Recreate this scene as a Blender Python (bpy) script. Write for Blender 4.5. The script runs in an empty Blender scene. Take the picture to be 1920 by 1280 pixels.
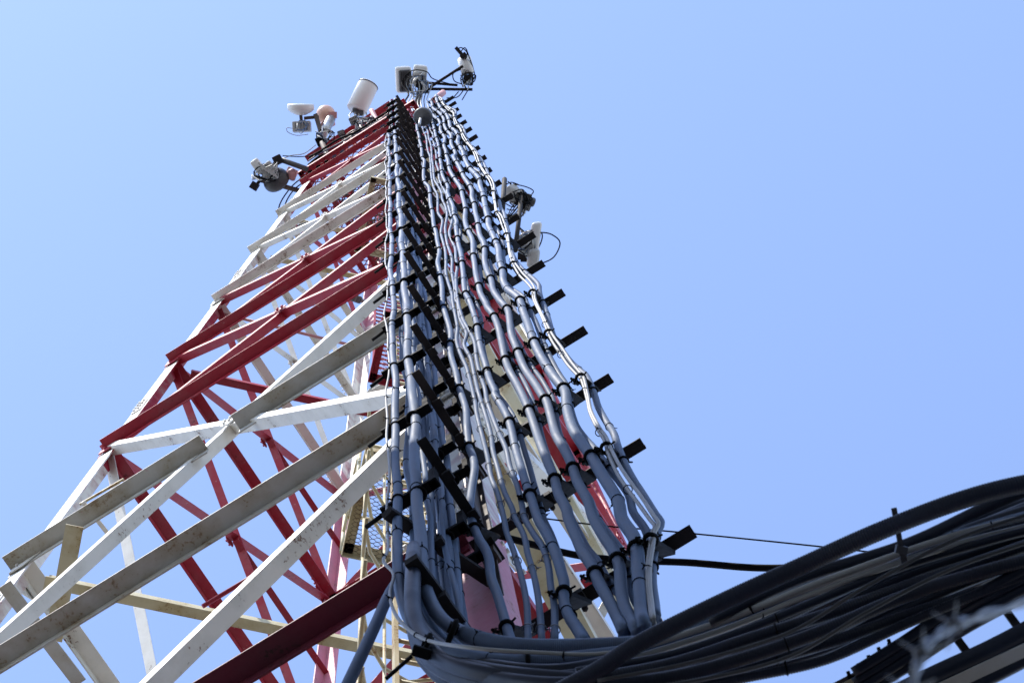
import bpy, bmesh, math, random
from mathutils import Vector, Matrix
random.seed(7)
V = Vector
C = bpy.data.collections.new("site"); bpy.context.scene.collection.children.link(C)
scene = bpy.context.scene

# ------------------------------------------------------------------ camera
EYE = 1.7
F_PX = 4191.89          # focal length in pixels of a 1920 wide frame
YAW, PITCH, ROLL = -0.3523962, 1.35375166, -0.20727404
def basis():
    f = V((math.cos(PITCH)*math.sin(YAW), math.cos(PITCH)*math.cos(YAW), math.sin(PITCH)))
    r = V((math.cos(YAW), -math.sin(YAW), 0)); u = r.cross(f)
    r2 = r*math.cos(ROLL)+u*math.sin(ROLL); u2 = -r*math.sin(ROLL)+u*math.cos(ROLL)
    return r2, u2, f
RX, UX, FX = basis()
cam = bpy.data.cameras.new("camera"); camo = bpy.data.objects.new("camera", cam); C.objects.link(camo)
cam.sensor_width = 36; cam.lens = F_PX/1920*36; cam.clip_end = 3000; cam.clip_start = 0.05
camo.matrix_world = Matrix(((RX.x, UX.x, -FX.x, 0), (RX.y, UX.y, -FX.y, 0), (RX.z, UX.z, -FX.z, EYE), (0, 0, 0, 1)))
cam.dof.use_dof = True; cam.dof.focus_distance = 15; cam.dof.aperture_fstop = 13
scene.camera = camo
scene.render.resolution_x = 1024; scene.render.resolution_y = 682
scene.render.engine = 'CYCLES'

# ------------------------------------------------------------------ light
SUN_AZ, SUN_EL = math.radians(190), math.radians(55)      # azimuth measured from +y towards +x
sd = V((math.sin(SUN_AZ)*math.cos(SUN_EL), math.cos(SUN_AZ)*math.cos(SUN_EL), math.sin(SUN_EL)))
world = bpy.data.worlds.new("World"); scene.world = world; world.use_nodes = True
nt = world.node_tree; nt.nodes.clear()
sky = nt.nodes.new('ShaderNodeTexSky'); sky.sky_type = 'NISHITA'; sky.sun_disc = False
sky.sun_elevation = SUN_EL; sky.sun_rotation = SUN_AZ
sky.air_density = 1.0; sky.dust_density = 0.25; sky.ozone_density = 1.0; sky.altitude = 50
bg = nt.nodes.new('ShaderNodeBackground'); bg.inputs[1].default_value = 0.15
wo = nt.nodes.new('ShaderNodeOutputWorld')
tint = nt.nodes.new('ShaderNodeMix'); tint.data_type = 'RGBA'; tint.blend_type = 'MULTIPLY'; tint.inputs[0].default_value = 1
tint.inputs[7].default_value = (1.045, .98, 1.02, 1); nt.links.new(sky.outputs[0], tint.inputs[6]); nt.links.new(tint.outputs[2], bg.inputs[0]); nt.links.new(bg.outputs[0], wo.inputs[0])
sun = bpy.data.lights.new("sun", 'SUN'); sun.energy = 2.3; sun.angle = math.radians(0.5); sun.color = (1, .95, .87)
suno = bpy.data.objects.new("sun", sun); C.objects.link(suno)
suno.rotation_euler = sd.to_track_quat('Z', 'Y').to_euler()
scene.view_settings.view_transform = 'Standard'; scene.view_settings.look = 'None'
scene.view_settings.gamma = 1; scene.view_settings.exposure = 1.38

# ------------------------------------------------------------------ placing
def ray(px, py):
    return (RX*((px-960)/F_PX) + UX*(-(py-640)/F_PX) + FX).normalized()
def P(px, py, z):                       # point seen at px,py at height z above the eye
    d = ray(px, py); p = d*(z/d.z); p.z += EYE; return p
S, CX, CY, HA = 2.5, -3.449441788, 4.765147380, 68.01969912
def hw(z): return S*(1-z/HA)
SG = {'L': (-1, -1), 'N': (1, -1), 'R': (1, 1), 'F': (-1, 1)}
def J(c, z):                            # a leg's corner at height z above the eye
    a, b = SG[c]; return V((CX+a*hw(z), CY+b*hw(z), z+EYE))
def on_front(px, py, off=0.0):          # onto the leaning plane of the tower's front face, pulled out by off
    d = ray(px, py); t = (CY-S+off)/(d.y-S*d.z/HA); p = d*t; p.z += EYE; return p
def idir(ax, ay, k=0.0):                # direction lying ax right, ay up in the view, k away
    return (RX*ax+UX*ay+FX*k).normalized()

# ------------------------------------------------------------------ materials
def nodes(name):
    m = bpy.data.materials.new(name); m.use_nodes = True; n = m.node_tree
    return m, n, n.nodes['Principled BSDF']
def N(n, t, **k):
    x = n.nodes.new(t)
    for a, b in k.items(): setattr(x, a, b)
    return x
def ramp(n, src, stops):
    r = N(n, 'ShaderNodeValToRGB'); e = r.color_ramp.elements
    e[0].position, e[0].color = stops[0][0], (*stops[0][1], 1)
    e[1].position, e[1].color = stops[-1][0], (*stops[-1][1], 1)
    for p, c in stops[1:-1]:
        q = e.new(p); q.color = (*c, 1)
    n.links.new(src, r.inputs[0]); return r
def noise(n, scale, detail=4, vec=None, rough=.6):
    t = N(n, 'ShaderNodeTexNoise'); t.inputs['Scale'].default_value = scale
    t.inputs['Detail'].default_value = detail; t.inputs['Roughness'].default_value = rough
    if vec is not None: n.links.new(vec, t.inputs['Vector'])
    return t
def mix(n, fac, a, b):
    m = N(n, 'ShaderNodeMix', data_type='RGBA')
    for s, v in ((m.inputs[0], fac), (m.inputs[6], a), (m.inputs[7], b)):
        if hasattr(v, 'is_linked') or hasattr(v, 'links'): n.links.new(v, s)
        elif isinstance(v, tuple): s.default_value = (*v, 1)
        else: s.default_value = v
    return m.outputs[2]
def metal_paint(name, base, dirt, rust=(.16, .07, .025), amount=.5, rough=.45, spec=.5, bands=False, red=None):
    m, n, b = nodes(name)
    g = N(n, 'ShaderNodeNewGeometry'); oi = N(n, 'ShaderNodeObjectInfo')
    add = N(n, 'ShaderNodeVectorMath', operation='ADD'); n.links.new(g.outputs['Position'], add.inputs[0]); n.links.new(oi.outputs['Random'], add.inputs[1])
    vec = add.outputs[0]
    big = noise(n, 3.2, 6, vec); fine = noise(n, 34, 7, vec, .7)
    col = base
    if bands:
        sx = N(n, 'ShaderNodeSeparateXYZ'); n.links.new(g.outputs['Position'], sx.inputs[0])
        c0 = ramp(n, sx.outputs[2], [(0, (1, 1, 1)), (1, (0, 0, 0))])
        mr = N(n, 'ShaderNodeMapRange'); mr.inputs[1].default_value = 0; mr.inputs[2].default_value = 60; mr.inputs[3].default_value = 0; mr.inputs[4].default_value = 1
        n.links.new(sx.outputs[2], mr.inputs[0]); n.links.new(mr.outputs[0], c0.inputs[0])
        c0.color_ramp.interpolation = 'CONSTANT'; e = c0.color_ramp.elements
        RED, WHT = (*(red or RED_C), 1), (*WHITE_C, 1)
        e[0].color = RED; e[1].position = (35.6+EYE)/60; e[1].color = RED
        for z, c in ((9.8, WHT), (19.4, RED), (28.0, WHT)):
            q = e.new((z+EYE)/60); q.color = c
        col = c0.outputs[0]
    dm = ramp(n, big.outputs[0], [(.44, (0, 0, 0)), (.66, (.85, .85, .85))])
    c1 = mix(n, dm.outputs[0], col, dirt)
    mul = N(n, 'ShaderNodeMath', operation='MULTIPLY'); n.links.new(big.outputs[0], mul.inputs[0]); n.links.new(fine.outputs[0], mul.inputs[1])
    rm = ramp(n, mul.outputs[0], [(.36-.1*amount, (0, 0, 0)), (.42-.1*amount, (1, 1, 1))])
    c2 = mix(n, rm.outputs[0], c1, rust)
    if 'red' in name or bands:
        ch = noise(n, 15, 8, vec, .75); cr = ramp(n, ch.outputs[0], [(.64, (0, 0, 0)), (.67, (.8, .8, .8))]); c2 = mix(n, cr.outputs[0], c2, (.46, .30, .29))
    n.links.new(c2, b.inputs['Base Color'])
    rr = ramp(n, fine.outputs[0], [(.3, (rough-.08,)*3), (.7, (rough+.2,)*3)])
    n.links.new(rr.outputs[0], b.inputs['Roughness']); b.inputs['Specular IOR Level'].default_value = spec
    bp = N(n, 'ShaderNodeBump'); bp.inputs['Strength'].default_value = .12; bp.inputs['Distance'].default_value = .01
    n.links.new(fine.outputs[0], bp.inputs['Height']); n.links.new(bp.outputs[0], b.inputs['Normal'])
    return m
def plain(name, base, rough=.5, metal=0.0, var=.25, scale=12, spec=.5, bump=.1):
    m, n, b = nodes(name)
    g = N(n, 'ShaderNodeNewGeometry'); t = noise(n, scale, 5, g.outputs['Position'])
    lo = tuple(c*(1-var) for c in base); hi = tuple(min(1, c*(1+var)) for c in base)
    r = ramp(n, t.outputs[0], [(.3, lo), (.7, hi)]); n.links.new(r.outputs[0], b.inputs['Base Color'])
    rr = ramp(n, t.outputs[0], [(.3, (max(.05, rough-.1),)*3), (.7, (min(1, rough+.12),)*3)]); n.links.new(rr.outputs[0], b.inputs['Roughness'])
    b.inputs['Metallic'].default_value = metal; b.inputs['Specular IOR Level'].default_value = spec
    if bump:
        t2 = noise(n, scale*9, 3, g.outputs['Position'])
        bp = N(n, 'ShaderNodeBump'); bp.inputs['Strength'].default_value = bump; bp.inputs['Distance'].default_value = .004
        n.links.new(t2.outputs[0], bp.inputs['Height']); n.links.new(bp.outputs[0], b.inputs['Normal'])
    return m
RED_C, WHITE_C = (.35, .016, .036), (.76, .73, .665)
M = {}
M['red'] = metal_paint('red_paint', RED_C, (.33, .065, .080), rust=(.10, .02, .02), amount=.1, rough=.5, spec=.4)
M['white'] = metal_paint('white_paint', WHITE_C, (.60, .57, .50), amount=.3, rough=.45)
M['rusty'] = metal_paint('weathered_white_paint', (.50, .49, .45), (.34, .29, .20), rust=(.24, .17, .10), amount=.35, rough=.5)
M['maroon'] = metal_paint('dark_maroon', (.13, .012, .030), (.10, .018, .030), rust=(.05, .015, .015), amount=.1, rough=.5, spec=.3)  # darker maroon for the low front beams
M['cream'] = metal_paint('yellowed_white_paint', (.60, .53, .34), (.42, .31, .13), rust=(.26, .14, .05), amount=.45, rough=.5)
M['band'] = metal_paint('banded_paint', RED_C, (.42, .20, .18), amount=.2, rough=.62, spec=.25, bands=True)
M['faded'] = metal_paint('faded_banded_paint', RED_C, (.44, .20, .22), amount=.1, rough=.5, spec=.35, bands=True, red=(.54, .20, .26))
M['brown2'] = plain('brown_black_steel', (.040, .030, .027), .75, 0, .5, 7, spec=.25)
M['rustmesh'] = plain('rusted_mesh', (.26, .13, .08), .8, 0, .4, 9)
M['dark'] = plain('blackened_steel', (.018, .016, .017), .75, 0, .45, 9, spec=.25)
M['brown'] = plain('rusted_dark_steel', (.075, .055, .045), .7, 0, .5, 6)
M['cable'] = plain('sky_tinted_black_jacket', (.080, .122, .205), .64, 0, .28, 5, spec=.32, bump=.03)  # black jacket, with the sky's blue reflection put into its base colour
M['bundle'] = plain('dark_cable_jacket', (.006, .010, .024), .5, 0, .4, 5, spec=.35, bump=.04)
M['cable2'] = plain('sky_tinted_dusty_jacket', (.098, .135, .21), .66, 0, .28, 4, spec=.32, bump=.04)  # paler jacket, the same blue sky reflection put into its colour
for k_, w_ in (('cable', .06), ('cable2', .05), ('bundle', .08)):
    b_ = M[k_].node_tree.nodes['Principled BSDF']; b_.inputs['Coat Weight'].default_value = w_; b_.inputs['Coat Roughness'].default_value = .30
M['greycable'] = plain('grey_cable_jacket', (.30, .30, .29), .5, 0, .15, 8, bump=.03)
M['strap'] = plain('black_strap', (.005, .005, .006), .8, 0, .3, 20, spec=.12)
M['tan'] = plain('tan_cable_jacket', (.045, .045, .045), .6, 0, .2, 8, bump=.03)
M['galv'] = plain('galvanised_steel', (.42, .43, .44), .42, .6, .3, 14)
M['radome'] = plain('white_radome', (.74, .74, .73), .4, 0, .05, 3, bump=0)
M['orange'] = plain('sun_faded_orange_radome', (.66, .41, .31), .5, 0, .12, 5, bump=0)
M['greybox'] = plain('light_grey_housing', (.42, .42, .41), .45, 0, .15, 20)
M['darkbox'] = plain('dark_grey_housing', (.06, .06, .065), .5, 0, .3, 20)
M['pink'] = plain('faded_red_plastic', (.50, .25, .24), .5, 0, .2, 6)
M['wire'] = plain('weathered_wire', (.24, .24, .245), .4, .8, .3, 30)

# ------------------------------------------------------------------ mesh helpers
def frame(t, up=None):
    t = t.normalized(); up = up or V((0, 0, 1))
    if abs(t.dot(up)) > .98: up = V((1, 0, 0))
    a = t.cross(up).normalized(); b = a.cross(t).normalized(); return a, b
def box(bm, c, ax, ay, az, sx, sy, sz, bev=0.0):
    ax, ay, az = ax.normalized(), ay.normalized(), az.normalized()
    vs = [bm.verts.new(c+ax*(sx/2*i)+ay*(sy/2*j)+az*(sz/2*k)) for i in (-1, 1) for j in (-1, 1) for k in (-1, 1)]
    fs = [bm.faces.new([vs[i] for i in f]) for f in ((0, 1, 3, 2), (4, 6, 7, 5), (0, 4, 5, 1), (2, 3, 7, 6), (0, 2, 6, 4), (1, 5, 7, 3))]
    if bev:
        es = set(e for f in fs for e in f.edges)
        bmesh.ops.bevel(bm, geom=list(es), offset=bev, segments=3, affect='EDGES', profile=.5)
def bar(bm, a, b, w, h, up=None, bev=0):
    u, v = frame(b-a, up); box(bm, (a+b)/2, b-a, u, v, (b-a).length, w, h, bev)
def smooth(pts, n=6):
    if len(pts) < 3: return list(pts)
    q = [pts[0]*2-pts[1]]+list(pts)+[pts[-1]*2-pts[-2]]; out = []
    for i in range(1, len(q)-2):
        p0, p1, p2, p3 = q[i-1:i+3]
        for k in range(n):
            t = k/n; out.append(.5*((2*p1)+(p2-p0)*t+(2*p0-5*p1+4*p2-p3)*t*t+(3*p1-p0-3*p2+p3)*t**3))
    out.append(pts[-1]); return out
def tube(bm, pts, r, seg=10, ripple=0.0, cap=True):
    a = None; rings = []
    for i, p in enumerate(pts):
        t = (pts[min(i+1, len(pts)-1)]-pts[max(i-1, 0)])
        t = t.normalized() if t.length > 1e-9 else V((0, 0, 1))
        if a is None: a, _ = frame(t)
        a = (a-t*a.dot(t)).normalized(); b = t.cross(a)
        rr = (r[i] if isinstance(r, (list, tuple)) else r) - (ripple if i % 4 in (0, 1) else 0)
        rings.append([bm.verts.new(p+(a*math.cos(2*math.pi*k/seg)+b*math.sin(2*math.pi*k/seg))*rr) for k in range(seg)])
    for r0, r1 in zip(rings, rings[1:]):
        for k in range(seg):
            f = bm.faces.new((r0[k], r0[(k+1) % seg], r1[(k+1) % seg], r1[k])); f.smooth = True
    if cap:
        bm.faces.new(rings[0][::-1]); bm.faces.new(rings[-1])
def lathe(bm, c, axis, prof, seg=32, up=None):          # prof = [(distance along axis, radius)]
    axis = axis.normalized(); a, b = frame(axis, up); rings = []
    for d, r in prof:
        rings.append([bm.verts.new(c+axis*d+(a*math.cos(2*math.pi*k/seg)+b*math.sin(2*math.pi*k/seg))*max(r, 1e-4)) for k in range(seg)])
    for r0, r1 in zip(rings, rings[1:]):
        for k in range(seg):
            f = bm.faces.new((r0[k], r0[(k+1) % seg], r1[(k+1) % seg], r1[k])); f.smooth = True
def angle(bm, p0, p1, da, wa, db, wb, t=.012):          # an L section running p0 -> p1, corner on the line
    ax = (p1-p0).normalized()
    da = (da-ax*da.dot(ax)).normalized(); db = (db-ax*db.dot(ax)); db = (db-da*db.dot(da)*.999).normalized()
    prof = [V((0, 0, 0)), da*wa, da*wa+db*t, da*t+db*t, da*t+db*wb, db*wb]
    r = [[bm.verts.new(p+q) for q in prof] for p in (p0, p1)]
    for k in range(6): bm.faces.new((r[0][k], r[0][(k+1) % 6], r[1][(k+1) % 6], r[1][k]))
    bm.faces.new(r[0][::-1]); bm.faces.new(r[1])
def plate(bm, pts, nrm, t):
    nrm = nrm.normalized(); a = [bm.verts.new(p) for p in pts]; b = [bm.verts.new(p+nrm*t) for p in pts]; k = len(pts)
    bm.faces.new(a[::-1]); bm.faces.new(b)
    for i in range(k): bm.faces.new((a[i], a[(i+1) % k], b[(i+1) % k], b[i]))
def ring(bm, c, axis, R, r, seg=18, s2=6, arc=1.0):
    a, b = frame(axis)
    pts = [c+(a*math.cos(2*math.pi*arc*k/seg)+b*math.sin(2*math.pi*arc*k/seg))*R for k in range(seg+(1 if arc == 1.0 else 1))]
    tube(bm, pts, r, s2, cap=(arc != 1.0))
def obj(name, bm, mat, parent=None, autos=False):
    bmesh.ops.recalc_face_normals(bm, faces=bm.faces)
    me = bpy.data.meshes.new(name); bm.to_mesh(me); bm.free()
    for m in (mat if isinstance(mat, (list, tuple)) else [mat]): me.materials.append(m)
    o = bpy.data.objects.new(name, me); C.objects.link(o)
    if parent is not None:
        o.parent = parent; o.matrix_parent_inverse = Matrix.Translation(-parent.location)
    return o
def tag(o, label, cat, group=None, kind=None):
    o['label'] = label; o['category'] = cat
    if group: o['group'] = group
    if kind: o['kind'] = kind
    return o
def thing(name, loc, label, cat, group=None):
    o = bpy.data.objects.new(name, None); C.objects.link(o); o.location = loc; o.empty_display_size = .2
    return tag(o, label, cat, group)
B = bmesh.new
X, Y, Z = V((1, 0, 0)), V((0, 1, 0)), V((0, 0, 1))

# ------------------------------------------------------------------ ground
bm = B(); R0 = 1500
vs = [bm.verts.new((R0*math.cos(2*math.pi*k/64), R0*math.sin(2*math.pi*k/64), 0)) for k in range(64)]; bm.faces.new(vs)
gm, gn, gb = nodes('dry_gravel_ground')
g_ = N(gn, 'ShaderNodeNewGeometry'); t_ = noise(gn, .6, 8, g_.outputs['Position']); t2_ = noise(gn, 25, 4, g_.outputs['Position'])
r_ = ramp(gn, t_.outputs[0], [(.35, (.075, .075, .07)), (.65, (.13, .125, .115))]); gn.links.new(r_.outputs[0], gb.inputs['Base Color']); gb.inputs['Roughness'].default_value = .95
b_ = N(gn, 'ShaderNodeBump'); b_.inputs['Strength'].default_value = .4; gn.links.new(t2_.outputs[0], b_.inputs['Height']); gn.links.new(b_.outputs[0], gb.inputs['Normal'])
go = obj('ground', bm, gm); go['kind'] = 'structure'
bm = B()
for c in 'LNRF':
    p = J(c, -EYE); box(bm, V((p.x, p.y, .15)), V((1, 0, 0)), V((0, 1, 0)), V((0, 0, 1)), .9, .9, .34, .02)
foot = plain('cast_concrete', (.36, .35, .33), .9, 0, .2, 8)
fo = obj('concrete_footing', bm, foot); fo['kind'] = 'structure'

# ------------------------------------------------------------------ unseen block behind the viewer, added so its shadow covers the tower's foot
BY, BH = -3.0, 18.3
bl = thing('shade_block', (4, BY-6, 0), 'unseen plain rendered block behind the viewer, added to shade the foot of the tower', 'shade block')
render_ = plain('grey_beige_render', (.34, .32, .29), .9, 0, .12, 2); glass_ = plain('dark_window_glass', (.03, .035, .04), .12, 0, .2, 2, bump=0)
bm = B(); box(bm, V((4, BY-6, BH/2)), X, Y, Z, 18, 12, BH); obj('wall', bm, render_, bl)
bm = B(); box(bm, V((4, BY-6, BH+.06)), X, Y, Z, 18.4, 12.4, .12, .02); obj('coping', bm, foot, bl)
for fl in range(6):
    for k in range(6):
        cx = -3.5+3.0*k; bm = B(); cz = 1.9+3.2*fl
        for sx, sz, w2, h2 in ((-.7, 0, .08, 1.5), (.7, 0, .08, 1.5), (0, -.75, 1.48, .08), (0, .75, 1.48, .08), (0, 0, .05, 1.42)): box(bm, V((cx+sx, BY+.03, cz+sz)), X, Y, Z, w2, .07, h2)
        wn = obj('window', bm, foot, bl); bm = B(); box(bm, V((cx, BY+.015, cz)), X, Y, Z, 1.34, .02, 1.44); g2 = obj('pane', bm, glass_, bl); g2.parent = wn; g2.matrix_parent_inverse = wn.matrix_world.inverted(); g2.matrix_parent_inverse = Matrix.Identity(4)

# ------------------------------------------------------------------ lattice tower
TOP = 43.0
tower = thing('lattice_tower', (CX, CY, 0), 'tall red and white banded steel lattice tower tapering into the sky', 'tower')
X, Y, Z = V((1, 0, 0)), V((0, 1, 0)), V((0, 0, 1))
IN = {'L': (X, Y), 'N': (-X, Y), 'R': (-X, -Y), 'F': (X, -Y)}        # flange directions from each corner
OUT = {'LN': -Y, 'NR': X, 'RF': Y, 'FL': -X}
def paint(z, alt='white'):
    return 'red' if (z < 9.8 or 19.4 < z < 27.0 or z > 35.6) else alt
for c in 'LNRF':
    da, db = IN[c]
    if c == 'L':
        bm = B(); angle(bm, J(c, -EYE+.3), J(c, TOP), da, .15, db, .15, .014)
        o = obj('leg', bm, [M['band'], M['white']], tower)
        for p in o.data.polygons:
            if p.normal.y < -.9: p.material_index = 1  # front flange whitened over its bands: sun glare put into the colour
    else:
        sh = X*.045 if c == 'N' else (X*.06 if c == 'R' else V((0, 0, 0)))
        bm = B(); angle(bm, J(c, -EYE+.3)+sh, J(c, TOP), da, .215 if c == 'N' else .16, db, .20 if c == 'N' else .16, .014)
        obj('leg', bm, M['faded' if c in 'NF' else 'band'], tower)
    for z in (5.0, 9.9, 15.2, 21.3, 29.0, 36.0):                      # splice plates with bolts
        bm = B(); p = J(c, z); n = -db
        lx = (J(c, z+.5)-J(c, z)).normalized()
        o1 = p+da*.02+n*.002
        plate(bm, [o1, o1+da*.11, o1+da*.11+lx*.45, o1+lx*.45], n, .012)
        n2 = -da; o2 = p+db*.02+n2*.002
        plate(bm, [o2, o2+db*.11, o2+db*.11+lx*.45, o2+lx*.45], n2, .012)
        for i in range(4):
            for w in (.05, .10):
                lathe(bm, p+da*w+lx*(.06+.11*i)+n*.012, n, [(0, .014), (.02, .014), (.02, 0)], 6)
                lathe(bm, p+db*w+lx*(.06+.11*i)+n2*.012, n2, [(0, .014), (.02, .014), (.02, 0)], 6)
        obj('splice_plate', bm, M['white' if c == 'L' else paint(z)], tower)

LV = [-.9, 3.25, 6.5, 9.77, 13.0, 16.4, 19.97, 23.75, 27.3, 31.4, 35.0, 38.75, 42.4]
FACES = [('L', 'N', -Y), ('N', 'R', X), ('R', 'F', Y), ('F', 'L', -X)]
def horiz(a, b, n, z, mat, w=.16, ext=.12, drop=0.0, inward=False, part=None):
    p, q = J(a, z), J(b, z)
    if part: p, q = p.lerp(q, part[0]), p.lerp(q, part[1])
    d = (q-p).normalized(); s = -n if inward else n
    p = p-d*ext+n*.004; q = q+d*ext+n*.004
    bm = B(); angle(bm, p, q, s, w, -Z, w*.75, .011)
    return obj('horizontal_beam', bm, M[mat], tower)
def diag(a, za, b, zb, n, mat, w=.13, side=1, off=.02):
    p, q = J(a, za), J(b, zb)
    if p.z > q.z: p, q = q, p
    d = (q-p).normalized(); tr = d*.12; p = p+tr+n*off; q = q-tr+n*off
    upn = n.cross(d); upn = upn if upn.z > 0 else -upn
    bm = B(); angle(bm, p, q, upn, w*.8, -n*side, w, .01)
    return obj('diagonal_brace', bm, M[mat], tower)
def gusset(c, z, face, n, mat, s=.34):
    a, b, _ = face; o = b if c == a else a
    p = J(c, z); d = (J(o, z)-p).normalized(); l = (J(c, z+1)-p).normalized(); p = p+n*.016
    bm = B(); plate(bm, [p-l*s*.9, p-l*s*.9+d*s*.45, p-l*s*.2+d*s*1.15, p+l*s*.25+d*s*1.1, p+l*s*.95+d*s*.4, p+l*s*.95], n, .010)
    for i in range(5):
        lathe(bm, p+l*(i-2)*s*.3+d*.06+n*.01, n, [(0, .013), (.018, .013), (.018, 0)], 6)
        lathe(bm, p+l*(i-2)*s*.12+d*(.16+.05*i)+n*.01, n, [(0, .013), (.018, .013), (.018, 0)], 6)
    obj('gusset_plate', bm, M[mat], tower)
for fi, (a, b, n) in enumerate(FACES):
    for k, z in enumerate(LV[2:], 2):
        front = (a == 'L')
        mat = paint(z+.05)
        if z in (19.97, 23.75): mat = 'red'
        if z == 27.3: mat = 'white'
        if z == 31.4: mat = 'white'
        if front and z in (13.0, 16.4): mat = 'rusty'
        if z == 9.77: mat = 'red'
        w = .135 if z < 19 else (.115 if z < 30 else .10)
        if z > 40: w = .15
        if z == 16.4 and front:
            horiz(a, b, n, z-.1, mat, w, ext=.02, part=(0, .455)); horiz(a, b, n, z-.1, mat, w, ext=.02, part=(.54, 1))
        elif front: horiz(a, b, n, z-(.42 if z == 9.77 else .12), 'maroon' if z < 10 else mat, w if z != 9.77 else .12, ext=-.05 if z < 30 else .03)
        else: horiz(a, b, n, z, mat, w, ext=.02, inward=True)
        for c in (a, b):
            gusset(c, z+(.0), (a, b, n), n, paint(z+.1), .27 if z < 28 else .18)
    XB = [(6.5, 13.0), (13.0, 19.97), (19.97, 23.75), (23.75, 27.3), (27.3, 31.4), (31.4, 35.0), (35.0, 38.75)]
    for lo, hi in XB:
        m = paint((lo+hi)/2, 'white'); w = .10 if hi < 21 else (.09 if hi < 30 else .075)
        m2 = m
        if lo == 6.5: m = m2 = 'white'
        if fi == 1: w *= 1.5 if hi < 21 else 1.15
        if fi == 1 and m == 'white': m2 = 'cream'
        if fi in (2,) and m == 'white': m2 = 'rusty'
        diag(a, lo, b, hi, n, m, w, 1, .020)
        diag(a, hi, b, lo, n, m2, w, 1, .034 if fi == 0 else .036)
        if fi in (0, 3):
            p, q = J(a, lo), J(b, hi); u_, v_ = J(a, hi), J(b, lo)
            wl, wh = hw(lo), hw(hi); tt = wl/(wl+wh); c_ = p.lerp(q, tt)+n*(.046 if fi == 0 else .05); g = .085 if hi < 21 else .065
            d1, d2 = (q-p).normalized(), (v_-u_).normalized()
            bm = B(); plate(bm, [c_-d1*g-d2*g*.5, c_-d1*g*.4-d2*g, c_+d1*g*.5-d2*g*.9, c_+d1*g+d2*g*.4, c_+d1*g*.5+d2*g, c_-d1*g*.6+d2*g], n, .010)
            for e_ in (d1, -d1, d2, -d2): lathe(bm, c_+e_*g*.6+n*.01, n, [(0, .012), (.018, .012), (.018, 0)], 6)
            obj('gusset_plate', bm, M[m], tower)
    diag(a, -.9, b, 6.5, n, 'red', .15); diag(a, 6.5, b, -.9, n, 'red', .15, 1, .036)
# plan bracing from corner to corner
for z, mat, w in ((6.5, 'red', .10), (9.77, 'white', .10), (13.0, 'cream', .10), (16.4, 'cream', .11), (23.75, 'red', .10), (31.4, 'cream', .08), (35.0, 'cream', .08), (38.75, 'red', .08)):
    p, q = J('L', z), J('R', z); d = (q-p).normalized(); s = V((-d.y, d.x, 0))
    bm = B(); angle(bm, p+d*.25-Z*.03, q-d*.25-Z*.03, s, w, -Z, w*.7, .01)
    obj('plan_brace', bm, M[mat], tower)
# redundant members between X centres and legs on the far faces, and a tie rod
for z, c, o_, zo in ((21.8, 'F', 'L', 21.8), (25.5, 'F', 'L', 25.5)):
    p = J(c, z); q = (J(o_, zo)+J(c, zo))/2
    bm = B(); angle(bm, p, q, Z, .07, X, .07, .008); obj('sub_brace', bm, M['white' if z > 27 else 'red'], tower)
bm = B(); tube(bm, [P(380, 1136, 12.2), P(590, 1010, 12.6)], .014, 8); obj('tie_rod', bm, M['red'], tower)
bm = B(); tube(bm, [P(412, 587, 27.2), P(662, 648, 27.2)], .02, 8); obj('tie_rod', bm, M['pink'], tower)
# step bolts up the left leg's top and the near leg
bm = B()
p = P(150, 945, 17.6); bar(bm, p, P(232, 898, 17.6), .02, .02); obj('step_bolt', bm, M['cream'], tower)
bm = B()
for i in range(6):
    a_ = P(202+i*4, 850-i*2.4, 19.9); lathe(bm, a_, idir(-.5, .6), [(0, .018), (.10, .018), (.10, 0)], 6)
obj('bolt', bm, M['red'], tower)
# short stub plates on the left leg
def stub(px, py, qx, qy, z, w, mat):
    a_, b_ = P(px, py, z), P(qx, qy, z); bm = B(); bar(bm, a_, b_, w, .012, Z); obj('stub_plate', bm, M[mat], tower)
stub(100, 1200, 140, 985, 15.8, .13, 'cream')
stub(82, 1098, 130, 1108, 15.9, .16, 'cream')
stub(8, 1095, 150, 1280, 14.6, .10, 'rusty')
stub(155, 940, 212, 1012, 17.2, .035, 'white')

# ------------------------------------------------------------------ platforms of expanded metal
def mesh_deck(bm, o, u, v, lu, lv, pu=.052, pv=.023, w=.005):
    nu, nv = int(lu/pu), int(lv/pv)
    for j in range(nv):
        sgn = 1 if j % 2 == 0 else -1
        base = o+v*(j*pv+pv/2)
        pts = []
        for i in range(nu+1):
            s0 = sgn*(1 if i % 2 == 0 else -1)
            pts.append(base+u*(i*pu-pu*.18)+v*s0*pv*.5); pts.append(base+u*(i*pu+pu*.18)+v*s0*pv*.5)
        pts = [p for p in pts if -.001 <= (p-o).dot(u) <= lu+.001]
        lo = [bm.verts.new(p-v*w*.5) for p in pts]; hi = [bm.verts.new(p+v*w*.5+Z*.008) for p in pts]
        for i in range(len(pts)-1): bm.faces.new((lo[i], lo[i+1], hi[i+1], hi[i]))
def platform(name, z, o, u, v, lu, lv, mat, meshmat, label, beam=.10, msh=(.038, .017, .004)):
    t = thing(name, o, label, 'platform', 'working platforms inside the tower')
    e = [(o, u, lu, v), (o+v*lv, u, lu, -v), (o, v, lv, u), (o+u*lu, v, lv, -u)]
    for s, d, l, i in e:
        bm = B(); angle(bm, s, s+d*l, -Z, beam, i, .085, .008); obj('edge_beam', bm, M[mat], t)
    bm = B()
    mesh_deck(bm, o+u*.02+v*.02-Z*.012, u, v, lu-.04, lv-.04, *msh); obj('mesh_deck', bm, M[meshmat], t)
    return t
D1, D2 = V((1, 1, 0)).normalized(), V((1, -1, 0)).normalized()
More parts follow.
